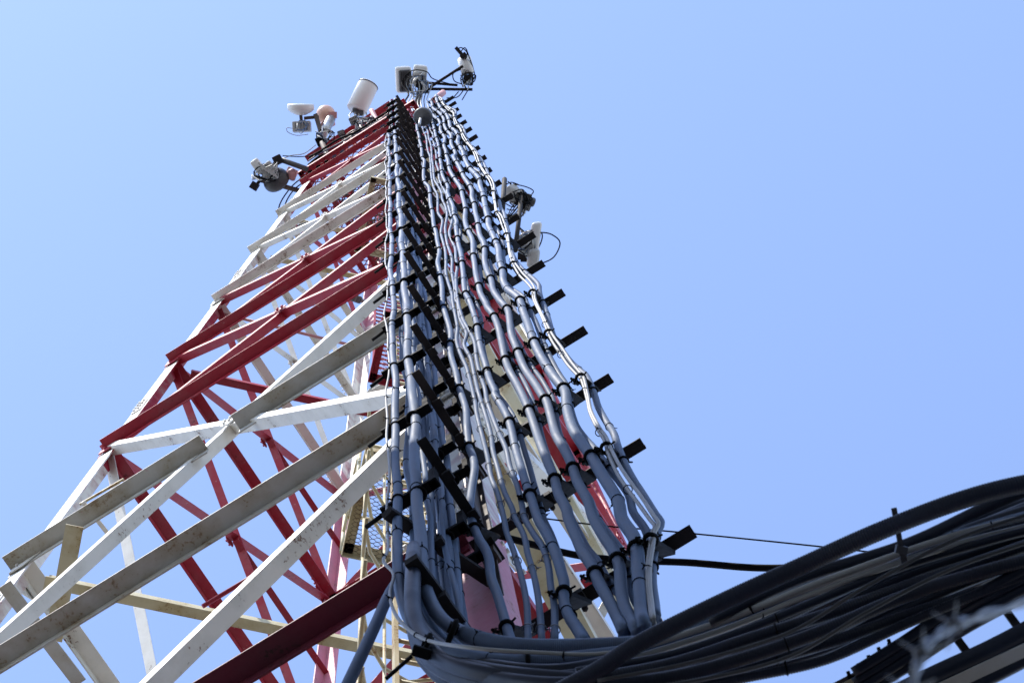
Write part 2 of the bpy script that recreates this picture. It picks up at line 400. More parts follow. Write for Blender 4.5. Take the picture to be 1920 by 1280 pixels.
o = P(640, 1035, 16.2); pl1 = platform('rest_platform', 16.2, o, D1, D2, 1.05, .85, 'cream', 'brown', 'yellowed small rest platform with mesh floor behind the lower cable run')
for a_, b_ in (((0, 0), (.4, 0)),):
    pass
bm = B()
h0 = o; up_ = Z*1.0
for k in (0, .28, .56):
    q = o+D2*k; tube(bm, [q, q+up_], .016, 8)
tube(bm, [o+up_, o+D2*.6+up_, o+D2*.6+D1*1.0+up_], .018, 8); tube(bm, [o+up_*.5, o+D2*.6+up_*.5], .013, 8)
tube(bm, [o+up_, o+D1*.4+up_], .018, 8)
obj('handrail', bm, M['cream'], pl1)
o = P(690, 712, 23.4); platform('rest_platform', 23.4, o, D1, D2, .9, .8, 'red', 'red', 'red painted small rest platform with mesh floor halfway up')
o = P(664, 470, 30.0); platform('rest_platform', 30.0, o, D1, D2, 1.1, 1.05, 'cream', 'rustmesh', 'cream framed rest platform with orange brown rusty mesh', .10, (.060, .030, .013))
o = J('L', 34.2)+X*.9+Y*.05; platform('rest_platform', 34.2, o, X, Y, hw(34.2)*2-1.0, 1.5, 'red', 'darkbox', 'dark mesh platform just below the summit', .10, (.075, .040, .022))
zt = 39.6; w_ = hw(zt)*2
o = J('L', zt)+V((-.12, -.18, 0)); platform('summit_platform', zt, o, X, Y, w_+.35, w_+.3, 'red', 'red', 'wide red platform with mesh floor at the tower summit', .13, (.085, .044, .026))

# ------------------------------------------------------------------ ladders inside
def ladder(p, zlo, zhi, width, label, mat='cream', cage=False):
    lean = V((-.0368, .0368, 1)); lean_n = lean.normalized()
    t = thing('access_ladder', p, label, 'ladder', 'access ladders inside the tower')
    for s in (0, 1):
        bm = B(); a_ = p+D1*width*s; bar(bm, a_, a_+lean*(zhi-zlo), .05, .02, D1); obj('rail', bm, M[mat], t)
    k = 0
    while k*.3 < zhi-zlo:
        bm = B(); a_ = p+lean*(k*.3+.1); tube(bm, [a_, a_+D1*width], .012, 6); k += 1; obj('rung', bm, M[mat], t)
    if cage:
        bm = B(); zz = .5
        c0 = p+D1*width/2
        ang = [math.pi*i/8 for i in range(9)]
        while zz < zhi-zlo:
            tube(bm, [c0+lean*zz+D1*math.cos(g)*.36-D2*math.sin(g)*.6 for g in ang], .012, 6); zz += .9
        for g in ang[1::2]:
            q = c0+D1*math.cos(g)*.36-D2*math.sin(g)*.6; tube(bm, [q+lean*.4, q+lean*(zhi-zlo)], .010, 6)
        obj('safety_cage', bm, M[mat], t)
ladder(P(742, 1262, 9.2)-V((-.0368, .0368, 1))*5, 4.2, 15.8, .42, 'caged cream access ladder low inside the tower', cage=True)
ladder(P(868, 960, 13.2)-D1*.4, 13.2, 22.5, .4, 'cream ladder behind the near leg between the two cable runs')
ladder(P(700, 690, 23.6), 23.6, 29.6, .36, 'middle ladder rising from the red rest platform', 'red')
ladder(P(706, 470, 31), 31, 39.4, .36, 'topmost ladder leading up to the summit platform', 'red')

# ------------------------------------------------------------------ cable ladders (trays) fixed on the near leg
RZ = [7.55+1.50*k for k in range(20)]
def npt(z, dx=0.0, dy=0.0):
    p = J('N', z); return V((p.x+dx, p.y+dy, p.z))
tr = thing('cable_tray', npt(7.5), 'black cable tray whose rungs jut out to the right of the tower', 'cable tray')
tl = thing('cable_tray', npt(7.5, 0, -.3), 'black cable tray whose rungs jut towards the viewer left of the near leg', 'cable tray')
for k, z in enumerate(RZ):
    j = random.uniform(-.03, .03); e = .855+random.uniform(-.03, .03)
    bm = B(); a_, b_ = npt(z+j, -.02, -.03), npt(z+j, e, -.03)
    angle(bm, a_, b_, -Y, .054, Z, .045, .006)
    box(bm, a_.lerp(b_, .45)-Y*.04-Z*.02, X, Y, Z, .05, .05, .04)
    for s in (.1, .45): lathe(bm, a_.lerp(b_, s)-Z*.0, -Z, [(0, .012), (.035, .012), (.035, 0)], 6)
    obj('rung', bm, M['dark'], tr)
for k, z in enumerate([8.9+1.56*i for i in range(19)]):
    dy = -.60+random.uniform(-.02, .02)
    if z > 30: dy = -.52
    bm = B(); a_, b_ = npt(z, .045, dy), npt(z, .045, .02)
    angle(bm, a_, b_, X, .044, Z, .045, .006)
    for s in (.3, .62): box(bm, a_.lerp(b_, s)+X*.035-Z*.02, X, Y, Z, .04, .045, .03)
    obj('rung', bm, M['dark' if z < 10 else 'brown2'], tl)
    bm = B()
    c_ = npt(z, .03, -.03)
    if z > 24: bm.free(); continue
    box(bm, c_-Z*.03+X*.015, X, Y, Z, .07, .065, .08); box(bm, c_-Z*.03-X*.035-Y*.03, X, Y, Z, .045, .02, .06)
    lathe(bm, c_-Z*.08, -Z, [(0, .018), (.03, .018), (.03, 0)], 6)
    obj('clip', bm, M['brown'], tl)
bm = B(); angle(bm, npt(8.3, .03, -.01), npt(38, .03, -.01), X, .035, -Y, .07, .007); obj('rail', bm, M['brown'], tl)
for a_, b_ in (((725, 960), (925, 1092)), ((770, 1048), (895, 1215))):
    bm = B(); za, zb = (8.3, 8.6) if a_[0] == 725 else (7.1, 7.2)
    bar(bm, P(*a_, za), P(*b_, zb), .05, .03, Z); box(bm, P((a_[0]+b_[0])/2, (a_[1]+b_[1])/2-12, 8.35 if za > 8 else 7.1), X, Y, Z, .03, .03, .05)
    obj('support_arm', bm, M['dark'], tl)

# ------------------------------------------------------------------ cables
def conv(spec):
    ZM = {'A': (780, 180, 10.667), 'B': (770, 290, 9.143), 'C': (780, 420, 8), 'D': (800, 560, 6.4), 'E': (840, 740, 5.333), 'F': (860, 960, 4.571)}
    out = []
    for k in 'ABCDEF':
        x0, y0, s = ZM[k]
        for x, y in spec.get(k, []):
            p = (x0+x/s, y0+y/s)
            if out and p[1]-out[-1][1] < 4: continue
            out.append(p)
    return out
RC = [
 dict(A=[(20,660),(60,800),(70,900),(100,1000),(115,1120),(120,1240)],B=[(235,110),(225,230),(220,380),(240,480),(310,560),(330,700),(340,850),(370,980),(385,1120)],C=[(270,40),(300,120),(320,260),(350,400),(345,480),(325,580),(350,700),(360,780),(390,950)],D=[(190,50),(230,200),(275,350),(290,450),(280,600),(300,720),(350,880),(380,1040),(420,1160)],E=[(150,20),(180,150),(190,350),(210,520),(250,620),(265,750),(235,950),(220,1100),(240,1260)],F=[(110,80),(170,220),(220,300),(260,400),(280,560),(330,700),(390,900),(430,1050),(480,1180)]),
 dict(A=[(140,680),(190,790),(215,900),(220,1010),(250,1140)],B=[(330,30),(345,200),(360,400),(400,580),(455,680),(465,820),(470,1000),(545,1130)],C=[(375,130),(410,280),(440,400),(450,560),(450,740),(490,900),(540,1050)],D=[(315,50),(345,200),(370,350),(360,500),(390,620),(440,740),(490,860)],E=[(270,60),(290,200),(350,440),(400,640),(430,820),(500,1000),(560,1240)],F=[(410,170),(470,330),(540,560),(580,760),(590,900),(600,1150)]),
 dict(A=[(200,640),(240,730),(255,850),(290,950),(310,1080),(320,1260)],B=[(385,200),(405,420),(470,540),(530,660),(540,760),(600,900),(625,1040),(600,1200)],C=[(440,100),(470,300),(540,520),(540,720),(580,950),(600,1150)],D=[(375,60),(400,240),(480,420),(450,560),(530,720),(570,900),(610,1080)],E=[(330,60),(370,180),(430,400),(450,560),(500,740),(560,960),(640,1130)],F=[(480,40),(560,200),(590,350),(640,520),(680,720),(700,900),(720,1150)]),
 dict(A=[(265,600),(300,700),(340,780),(350,920),(390,1060),(410,1250)],B=[(440,160),(480,280),(490,420),(550,560),(620,700),(640,850),(680,1000),(710,1150)],C=[(500,130),(540,260),(590,370),(600,520),(620,660),(600,800),(610,1000),(640,1200)],D=[(390,100),(440,260),(520,400),(580,540),(600,720),(640,900),(700,1080)],E=[(390,60),(430,180),(500,360),(580,540),(620,720),(690,900),(740,1100)],F=[(560,40),(640,180),(720,300),(770,460),(790,640),(820,800),(830,1140)]),
 dict(A=[(320,500),(350,600),(380,720),(400,820),(440,950),(470,1100),(480,1250)],B=[(520,160),(540,340),(590,460),(640,560),(630,660),(680,780),(730,900),(740,1030),(790,1160)],C=[(600,40),(620,200),(640,320),(680,480),(690,600),(710,750),(720,900),(740,1040),(800,1150)],D=[(490,30),(560,160),(600,300),(620,460),(660,640),(710,800),(750,960),(820,1120)],E=[(470,10),(540,120),(600,240),(640,380),(680,560),(740,760),(790,920),(840,1060)],F=[(680,60),(760,200),(830,360),(880,520),(905,620),(900,760),(950,900),(1020,1010),(1090,1140)]),
 dict(A=[(310,340),(380,430),(450,480),(490,580),(490,700),(560,810),(580,880),(560,1000),(600,1110)],B=[(610,20),(640,100),(660,240),(710,350),(790,470),(860,580),(890,720),(930,880),(940,980),(930,1100)],C=[(750,30),(800,140),(850,260),(860,480),(880,600),(900,760),(940,930),(970,1050),(1050,1200)],D=[(730,110),(800,200),(860,350),(890,480),(920,620),(940,720),(990,860),(1080,1020),(1160,1180)],E=[(760,30),(810,160),(860,300),(920,480),(1000,680),(1060,820),(1100,980),(1180,1140)],F=[(940,60),(1000,200),(1060,340),(1140,460),(1200,600),(1290,760),(1370,920),(1420,1040)]),
 dict(A=[(340,250),(430,310),(510,390),(560,480),(570,600),(620,700),(700,790),(700,900),(710,990),(770,1100),(790,1180)],B=[(740,60),(730,90),(820,190),(880,320),(920,400),(1000,520),(1050,630),(1050,740),(1090,860),(1110,1000),(1150,1150)],C=[(930,30),(960,180),(1020,300),(1030,400),(1030,560),(1070,720),(1130,850),(1160,1000),(1250,1140)],D=[(850,30),(930,80),(980,160),(1000,300),(1020,440),(1080,600),(1130,740),(1200,880),(1300,1020),(1400,1180)],E=[(930,10),(990,80),(1030,220),(1080,400),(1160,540),(1230,680),(1290,860),(1400,1060)],F=[(1150,40),(1240,200),(1330,340),(1380,480),(1390,640),(1420,800),(1480,920),(1540,1030)]),
 dict(A=[(450,170),(500,260),(590,350),(640,440),(670,540),(690,630),(790,710),(850,830),(830,920),(890,1040),(940,1130)],B=[(910,20),(950,130),(1010,240),(1100,330),(1180,430),(1190,540),(1240,680),(1260,800),(1290,960),(1330,1120)],C=[(1090,40),(1150,160),(1200,280),(1240,400),(1250,540),(1300,720),(1310,860),(1370,980),(1500,1080),(1560,1150)],D=[(1110,20),(1160,160),(1220,320),(1270,470),(1330,620),(1420,780),(1530,940),(1640,1080)],E=[(1180,10),(1190,140),(1240,320),(1320,460),(1410,580),(1480,700),(1580,860),(1700,1060)],F=[(1400,60),(1500,210),(1530,340),(1540,500),(1560,700),(1570,860),(1600,1000)]),
 dict(A=[(560,190),(640,280),(740,340),(750,440),(790,570),(880,660),(960,700),(930,830),(1010,940),(1080,1010),(1150,1130)],B=[(1100,20),(1140,130),(1200,220),(1290,360),(1350,440),(1400,580),(1410,680),(1440,840),(1460,980),(1520,1070)],C=[(1290,20),(1350,170),(1380,300),(1400,440),(1440,570),(1480,650),(1560,780),(1660,880),(1740,980),(1750,1060)],D=[(1290,30),(1350,150),(1400,260),(1450,390),(1500,500),(1590,640),(1690,790),(1800,910),(1860,980)],E=[(1390,40),(1420,180),(1500,350),(1560,450),(1600,580),(1680,760),(1780,920),(1870,1040)],F=[(1630,50),(1680,120),(1650,200),(1640,300),(1620,460),(1620,640),(1640,800),(1660,960)]),
]
RR = [.0185, .0120, .0120, .0125, .0190, .0205, .0210, .0240, .0075]
ORD = ['first', 'second', 'third', 'fourth', 'fifth', 'sixth', 'seventh', 'eighth', 'ninth']
STD = -.20
# the middle line of the horizontal bundle, in the picture and height above the eye
MID = [(900, 1250, 6.2), (1050, 1262, 6.15), (1200, 1248, 6.1), (1350, 1205, 6.0), (1500, 1160, 5.95), (1650, 1105, 5.9), (1800, 1055, 5.85), (1960, 1010, 5.8), (2150, 950, 5.8)]
def tail(xe, ye, dz=0.0, dyv=0.0):
    pts = [P(xe+12, ye+34, 6.75+dz)]
    for x, y, z in MID:
        if x > xe+110: pts.append(P(x, y+dyv, z+dz))
    return pts
def hit(pts, z):                                        # where a path passes height z
    for p, q in zip(pts, pts[1:]):
        if (p.z-z)*(q.z-z) <= 0 and abs(p.z-q.z) > 1e-6:
            t = (z-p.z)/(q.z-p.z); return p.lerp(q, t), (q-p).normalized()
    return None
def clamp_right(parent, c, t, r, z):
    bm = B()
    ring(bm, c, t, r+.004, .007, 16, 6); ring(bm, c+t*.011, t, r+.004, .007, 16, 6)
    foot_ = V((c.x, J('N', z).y-.04, z+EYE-.01)); d = (foot_-c); u = d.normalized()
    s = c+u*(r+.004); w = t.cross(u).normalized()
    plate(bm, [s-w*.020, s+w*.020, foot_+w*.034, foot_-w*.034], t, .04)
    tube(bm, [c-u*(r+.085)-w*(r+.014), c+u*.05-w*(r+.012)], .0065, 6)
    lathe(bm, c-u*(r+.012)-w*(r+.014), u, [(-.020, .014), (.020, .014)], 6)
    for k in (-1, 1): tube(bm, [c+w*k*(r+.002)-t*.01, c+w*k*(r+.022)-t*.025], .0042, 5)
    return obj('clamp', bm, M['strap'], parent)
def put(name, me, parent, c, t, spin=0.0):               # one more object sharing a mesh built round +Z at the origin
    o = bpy.data.objects.new(name, me); C.objects.link(o); o.parent = parent
    o.matrix_parent_inverse = Matrix.Translation(-parent.location)
    o.matrix_basis = Matrix.Translation(c) @ t.to_track_quat('Z', 'Y').to_matrix().to_4x4() @ Matrix.Rotation(spin, 4, 'Z')
    return o
TM = {}
def tie_mesh(r, mat, k='tie'):
    key = (round(r, 4), mat, k)
    if key not in TM:
        bm = B()
        if k == 'tie':
            ring(bm, V((0, 0, 0)), Z, r+.001, .0022, 16, 5); box(bm, V((r+.004, 0, 0)), X, Y, Z, .008, .007, .006); tube(bm, [V((r+.004, 0, 0)), V((r+.018, .003, .004))], .0018, 5)
        else:
            ring(bm, V((0, 0, 0)), Z, r+.003, .005, 16, 5)
            for q in (-1, 1): tube(bm, [V((q*(r+.002), 0, 0)), V((q*(r+.022), 0, -.02))], .004, 5)
        bmesh.ops.recalc_face_normals(bm, faces=bm.faces)
        me = bpy.data.meshes.new('cable_tie' if k == 'tie' else 'clamp'); bm.to_mesh(me); bm.free(); me.materials.append(M[mat]); TM[key] = me
    return TM[key]
def ties(parent, pts, r, every, mat='strap'):
    acc = every*.6
    for p, q in zip(pts, pts[1:]):
        acc += (q-p).length
        if acc > every:
            acc = random.uniform(0, every*.3); put('cable_tie', tie_mesh(r, mat), parent, q, (q-p).normalized(), random.uniform(0, 6.28))
TZ = lambda p: p.z
for i, spec in enumerate(RC):
    px = conv(spec); r = RR[i]
    pts = [on_front(x, y, STD) for x, y in px]
    xe, ye = px[-1]
    if i != 8: full = pts+tail(xe, ye, random.uniform(.1, .3), random.uniform(-14, 14))
    else: full = pts+tail(xe, ye, .1, -20)
    # up past the traced top towards the summit
    top = pts[0]; up_pts = [V((top.x-.0368*h+random.uniform(-.03, .03), top.y+.0368*h, top.z+h)) for h in (2.4, 1.2) if top.z+h < 39+EYE]
    full = up_pts+full
    sm = smooth(full, 5)
    kind = ['thick black cable', 'thin black cable', 'thin black cable', 'thin black cable', 'thick black cable', 'thick black cable', 'thick black cable', 'thickest black cable', 'pale slim cable'][i]
    where = f'{kind} on the right-hand tray, {ORD[i]} of its nine from the left'
    bm = B(); tube(bm, sm, r, 12)
    if i == 8:
        off = V((.016, -.003, 0)); tube(bm, [p+off*(1+.5*math.sin(p.z*2.1)) for p in sm], r, 10)
    t = thing('cable', sm[0], where, 'cable', 'cables running down the right-hand tray')
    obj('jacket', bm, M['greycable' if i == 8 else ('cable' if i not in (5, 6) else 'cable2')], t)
    if i not in (1, 2, 3):
        for z in RZ:
            h = hit(sm, z-.32+EYE)
            if h: clamp_right(t, h[0], h[1], r if i != 8 else .018, z)
    else: ties(t, sm, r+.004, .9, 'wire')
    if i in (4, 7, 8): ties(t, sm, r if i != 8 else .016, 1.1)
    # the second layer of cable behind the front one
    if i >= 4:
        r2 = .0165 if i in (7, 8) else .0130
        ph = random.uniform(0, 6)
        p2 = []
        for x, y in px:
            q = on_front(x, y, STD+.085); p2.append(q+V((.024+.016*math.sin(q.z*1.35+ph)+(.010 if i > 6 else 0), 0, 0)))
        p2 = [V((p2[0].x-.08, p2[0].y+.08, p2[0].z+2))]+p2+tail(xe+16, ye+4, random.uniform(.25, .4), random.uniform(-10, 20))
        s2 = smooth(p2, 4); bm = B(); tube(bm, s2, r2, 10)
        t2 = thing('cable', s2[0], f'slimmer black cable tucked behind the {ORD[i]} cable from the left on the right-hand tray', 'cable', 'second layer of cables on the right-hand tray')
        obj('jacket', bm, M['cable'], t2); ties(t2, s2, r2, 1.9)
        for z in RZ:
            h = hit(s2, z-.32+EYE)
            if h: put('clamp', tie_mesh(r2, 'strap', 'clamp'), t2, h[0], h[1], random.uniform(-.4, .4))

# left tray: cables hang on side plates; (dy, dx) from the near leg's corner
LC = [(-.485, -.125, .0195, 'outer thick'), (-.47, -.035, .0240, 'second thick'), (-.36, -.06, .0130, 'slim'), (-.255, -.045, .0195, 'third thick'),
      (-.20, -.10, .0140, 'slender'), (-.115, -.075, .0190, 'inner thick'), (-.30, -.02, .0120, 'thin rear'), (-.06, -.135, .0125, 'innermost thin'), (-.50, -.158, .0058, 'pale thin'),
      (-.275, -.085, .0165, 'middle'), (-.145, -.065, .0160, 'inner middle'),
      (-.405, -.105, .0150, 'outer middle'), (-.325, -.125, .0140, 'outer slender'), (-.215, -.02, .0170, 'rear middle')]
ENDL = {  # how each one bends into the bundle: px, py, height
 0: [(746, 1064, 7.5), (751, 1112, 7.12), (768, 1162, 6.75), (802, 1204, 6.42), (860, 1228, 6.1), (960, 1240, 6.0), (1090, 1232, 5.95), (1230, 1210, 5.9), (1380, 1150, 5.85), (1560, 1080, 5.8), (1750, 1020, 5.75), (1950, 965, 5.7)],
 1: [(790, 1058, 7.45), (799, 1106, 7.12), (824, 1156, 6.8), (872, 1188, 6.52), (960, 1210, 6.3), (1100, 1212, 6.25), (1250, 1200, 6.2), (1400, 1160, 6.1), (1600, 1075, 6.1), (1800, 1010, 6.0), (1960, 965, 6.0)],
 2: [(813, 1112, 7.5), (825, 1165, 7.2), (860, 1210, 6.9), (925, 1238, 6.65), (1100, 1250, 6.4), (1400, 1190, 6.3), (1700, 1090, 6.2), (1950, 1010, 6.2)],
 3: [(849, 1150, 7.5), (862, 1195, 7.25), (900, 1228, 6.98), (975, 1244, 6.7), (1100, 1250, 6.5), (1400, 1200, 6.3), (1700, 1120, 6.2), (1950, 1050, 6.2)],
 4: [(842, 1185, 7.5), (856, 1225, 7.2), (905, 1250, 6.9), (1010, 1262, 6.6), (1300, 1245, 6.3), (1700, 1130, 6.2), (1950, 1060, 6.2)],
 5: [(872, 1195, 7.55), (888, 1235, 7.25), (945, 1256, 6.9), (1030, 1262, 6.7), (1150, 1255, 6.5), (1400, 1215, 6.3), (1700, 1140, 6.2), (1950, 1075, 6.2)],
 6: [(856, 1112, 7.5), (868, 1165, 7.2), (905, 1210, 6.9), (990, 1245, 6.6), (1200, 1265, 6.3), (1600, 1160, 6.2), (1950, 1060, 6.1)],
 7: [(868, 1235, 7.5), (892, 1262, 7.2), (980, 1272, 6.8), (1300, 1230, 6.4), (1700, 1110, 6.3), (1950, 1040, 6.2)],
 9: [(828, 1150, 7.5), (842, 1200, 7.2), (885, 1235, 6.9), (960, 1250, 6.65), (1100, 1245, 6.4), (1400, 1185, 6.3), (1700, 1100, 6.2), (1950, 1025, 6.2)],
 10: [(868, 1200, 7.5), (888, 1238, 7.2), (940, 1258, 6.9), (1040, 1264, 6.6), (1200, 1255, 6.4), (1400, 1220, 6.3), (1700, 1150, 6.2), (1950, 1090, 6.2)],
 11: [(790, 1095, 7.5), (800, 1150, 7.2), (835, 1200, 6.85), (900, 1228, 6.6), (1080, 1242, 6.4), (1400, 1180, 6.3), (1700, 1085, 6.2), (1950, 1000, 6.2)],
 12: [(803, 1125, 7.5), (818, 1178, 7.2), (855, 1216, 6.9), (940, 1242, 6.6), (1150, 1250, 6.4), (1400, 1195, 6.3), (1700, 1095, 6.2), (1950, 1015, 6.2)],
 13: [(862, 1165, 7.5), (876, 1210, 7.2), (920, 1240, 6.95), (1000, 1254, 6.7), (1200, 1250, 6.5), (1400, 1205, 6.3), (1700, 1125, 6.2), (1950, 1060, 6.2)],
 8: [(727, 1030, 7.75), (719, 1052, 7.5), (738, 1076, 7.3), (731, 1115, 7.0), (746, 1158, 6.62), (792, 1196, 6.3), (870, 1212, 5.95), (1000, 1222, 5.9), (1150, 1222, 5.85), (1330, 1175, 5.8), (1500, 1110, 5.75), (1700, 1040, 5.7), (1950, 960, 5.65)],
}
def side_plate(parent, z, dy, r):
    bm = B(); zz = z-.28
    c1 = npt(zz, .03, dy); ax = (npt(z+1)-npt(z)).normalized()
    kk = 1 if z < 22 else .75
    plate(bm, [npt(zz, .06, dy+.022), npt(zz, -.20*kk, dy+.028), npt(zz, -.20*kk, dy-.028), npt(zz, .06, dy-.022)], Z, .026)
    tube(bm, [npt(zz+.02, -.18*kk, dy), npt(zz+.02, -.29*kk, dy+.01)], .010, 6)
    box(bm, npt(zz+.1, .04, dy), X, Y, Z, .03, .035, .2)
    if z < 20 or dy < -.4:
        ring(bm, npt(zz-.01, -.035*1, dy), ax, r+.006, .007, 16, 6)
    return obj('clamp', bm, M['strap'], parent)
for i, (dy, dx, r, nm) in enumerate(LC):
    amp = .006 if r > .015 else .009
    pa, pb = random.uniform(0, 6), random.uniform(0, 6)
    pts = []; z = 38.6 if i in (0, 1, 3, 5) else 37.6
    while z > 7.9:
        k = 1 if z < 30 else .85
        zj = z+.0
        pts.append(npt(z, dx*k+amp*math.sin(z*2.2+pa)+amp*.7*math.sin(z*4.9+pb), dy*k+amp*1.2*math.sin(z*1.7+pb))); z -= .42
    e = [P(*q) for q in ENDL[i]]
    n_keep = len(pts)
    sm = smooth(pts+e, 5)
    mat = {8: 'greycable', 1: 'cable2', 4: 'cable2'}.get(i, 'cable')
    lab = {8: 'pale thin cable down the outer left edge of the left-hand tray'}.get(i, f'{nm} black cable on the left-hand tray that bends right into the bundle')
    t = thing('cable', sm[0], lab, 'cable', 'cables running down the left-hand tray')
    if i in (0, 1):        # ribbed conduit sleeve begins at the bend
        cut = (n_keep+3)*5
        bm = B(); tube(bm, sm[:cut+2], r, 12); obj('jacket', bm, M[mat], t)
        low = smooth(sm[cut:], 3); fin = []
        # resample evenly for the ribs
        L = 0; step = .0014; fin = [low[0]]
        for p, q in zip(low, low[1:]):
            d = (q-p).length
            while L+step <= d: L += step; fin.append(p.lerp(q, L/d))
            L -= d
        bm = B(); tube(bm, fin[:3600], r+.003, 10, ripple=.0014); obj('ribbed_sleeve', bm, M['cable2'], t)
    else:
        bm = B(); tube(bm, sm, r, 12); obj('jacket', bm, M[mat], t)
    ties(t, sm, r, .75 if i in (0, 8) else 1.3)
    if i in (1, 3, 5):
        for z in [8.9+1.56*k for k in range(19)]:
            if z < 21 or i == 1: side_plate(t, z, dy, r)
            else:
                h = hit(sm, z-.28+EYE)
                if h: put('clamp', tie_mesh(r, 'strap', 'clamp'), t, h[0], h[1])
    elif i == 0:
        for z in [8.9+1.56*k for k in range(19)]:
            h = hit(sm, z-.28+EYE)
            if h: put('clamp', tie_mesh(r, 'strap', 'clamp'), t, h[0], h[1])

# ------------------------------------------------------------------ bundle crossing to the lower right
def lerp_path(a, b, t): return [(x0+(x1-x0)*t, y0+(y1-y0)*t) for (x0, y0), (x1, y1) in zip(a, b)]
UP = [(775, 1140), (815, 1205), (900, 1240), (1050, 1255), (1200, 1235), (1350, 1180), (1500, 1110), (1650, 1050), (1800, 990), (1960, 930), (2150, 870)]
LO = [(775, 1175), (800, 1250), (880, 1300), (1030, 1330), (1200, 1325), (1350, 1280), (1500, 1228), (1650, 1175), (1800, 1120), (1960, 1050), (2150, 980)]
BN = 15
for k in range(BN):
    t_ = (k+.5)/BN; path = lerp_path(UP, LO, t_)
    ph = random.uniform(0, 6); zz = 5.75+.35*random.random()
    pts = [P(x, y+14*math.sin(x*.005+ph)+4*math.sin(x*.017+ph*2), zz+(.9 if j == 0 else (.5 if j == 1 else (.2 if j == 2 else 0)))+.05*math.sin(x*.008+ph)) for j, (x, y) in enumerate(path)]
    pts = [pts[0]+V((-.01, .02, .7))]+pts
    r = random.choice([.014, .018, .022, .025, .027]); sm = smooth(pts, 8)
    grey = k == 7
    if grey: r = .008
    side = ORD[k] if k < 9 else ['tenth', 'eleventh', 'twelfth', 'thirteenth', 'fourteenth', 'fifteenth'][k-9]
    t = thing('cable', sm[0], f"{'grey' if grey else 'black'} cable in the big bundle sagging to the lower right, {side} from its upper edge", 'cable', 'cables of the bundle at the lower right')
    bm = B(); tube(bm, sm, r, 12); obj('jacket', bm, M['greycable' if grey else 'bundle'], t)
# named foreground cables
def cable(path, r, label, mat='bundle', group='cables of the bundle at the lower right', rip=False, tie=None):
    sm = smooth([P(*q) for q in path], 8)
    t = thing('cable', sm[0], label, 'cable', group)
    bm = B()
    if rip:
        L = 0; step = .0018; fin = [sm[0]]
        for p, q in zip(sm, sm[1:]):
            d = (q-p).length
            while L+step <= d: L += step; fin.append(p.lerp(q, L/d))
            L -= d
        tube(bm, fin, r, 12, ripple=.0010)
    else: tube(bm, sm, r, 14)
    obj('jacket', bm, M[mat], t)
    if tie: ties(t, sm, r, tie)
    return t
cable([(1000, 1320, 5.3), (1110, 1262, 5.3), (1200, 1205, 5.3), (1350, 1130, 5.3), (1500, 1062, 5.3), (1650, 995, 5.25), (1800, 938, 5.2), (1930, 905, 5.2), (2100, 880, 5.2)], .0235, 'thick black conduit arching alone above the bundle at the lower right', rip=True)
cable([(1330, 1165, 5.6), (1500, 1085, 5.6), (1700, 1020, 5.55), (1850, 950, 5.5), (1960, 905, 5.5)], .016, 'black cable just under the arching conduit, crossing the sky gap')
cable([(1150, 1230, 5.6), (1350, 1165, 5.6), (1500, 1105, 5.55), (1650, 1050, 5.5), (1800, 1000, 5.5), (1960, 960, 5.5)], .0085, 'upper of two light grey cables along the top of the bundle', 'greycable', tie=.9)
cable([(1150, 1245, 5.6), (1350, 1182, 5.6), (1500, 1122, 5.55), (1650, 1066, 5.5), (1800, 1018, 5.5), (1960, 978, 5.5)], .0085, 'lower of two light grey cables along the top of the bundle', 'greycable')
for k, (d0, d1, r_, zq) in enumerate(((14, 34, .012, 5.48), (34, 14, .016, 5.55), (48, 62, .0175, 5.38), (62, 40, .010, 5.52), (74, 92, .0185, 5.3), (90, 70, .015, 5.5), (104, 118, .016, 5.35), (118, 100, .011, 5.45), (132, 126, .0135, 5.3))):
    ph = random.uniform(0, 6); f_ = lambda u: d0+(d1-d0)*u+7*math.sin(u*7+ph)
    cable([(1080, 1250+f_(0)*.5, zq), (1250, 1212+f_(.15)*.7, zq+.04*math.sin(ph)), (1400, 1160+f_(.3)*.85, zq), (1550, 1100+f_(.5), zq), (1700, 1036+f_(.7), zq+.04), (1850, 982+f_(.85), zq), (1990, 936+f_(1), zq), (2150, 880+f_(1), zq)], r_, f'ribbed black conduit under the bundle, {ORD[k]} of nine from its upper side', rip=r_ > .012, tie=1.3)
for k, (d0, d1) in enumerate(((55, 8), (100, 60))):
    cable([(1120, 1248+d0*.5, 5.25), (1300, 1196+d0*.8, 5.25), (1480, 1130+d0, 5.22), (1620, 1070+(d0+d1)/2, 5.2), (1780, 1008+d1, 5.2), (1960, 945+d1, 5.2), (2120, 890+d1, 5.2)], .0050, ['thin dull cable rising across the bundle to its upper edge', 'thin dull cable running along the middle of the bundle'][k], 'tan')
cable([(638, 1312, 6.6), (672, 1240, 6.9), (702, 1175, 7.3), (733, 1108, 7.9), (765, 1060, 8.6), (780, 1000, 9.2)], .021, 'stout dark blue pipe slanting down left from the foot of the left tray', 'cable2', None)
cable([(815, 985, 9.6), (880, 990, 9.5), (960, 1010, 9.5), (1080, 1040, 9.5), (1180, 1050, 9.5), (1290, 1054, 9.5), (1420, 1064, 9.4), (1530, 1060, 9.3), (1650, 1042, 9.2), (1800, 1010, 9.0), (2000, 950, 8.8)], .016, 'single black cable leaving the tower across the sky behind the bundle', 'strap', None)
cable([(1010, 970, 10.5), (1130, 985, 10.5), (1260, 996, 10.5), (1480, 1018, 10.3), (1680, 1040, 10.1), (1900, 1070, 9.9)], .004, 'hair thin wire strung from the right tray across the sky', 'strap', None)
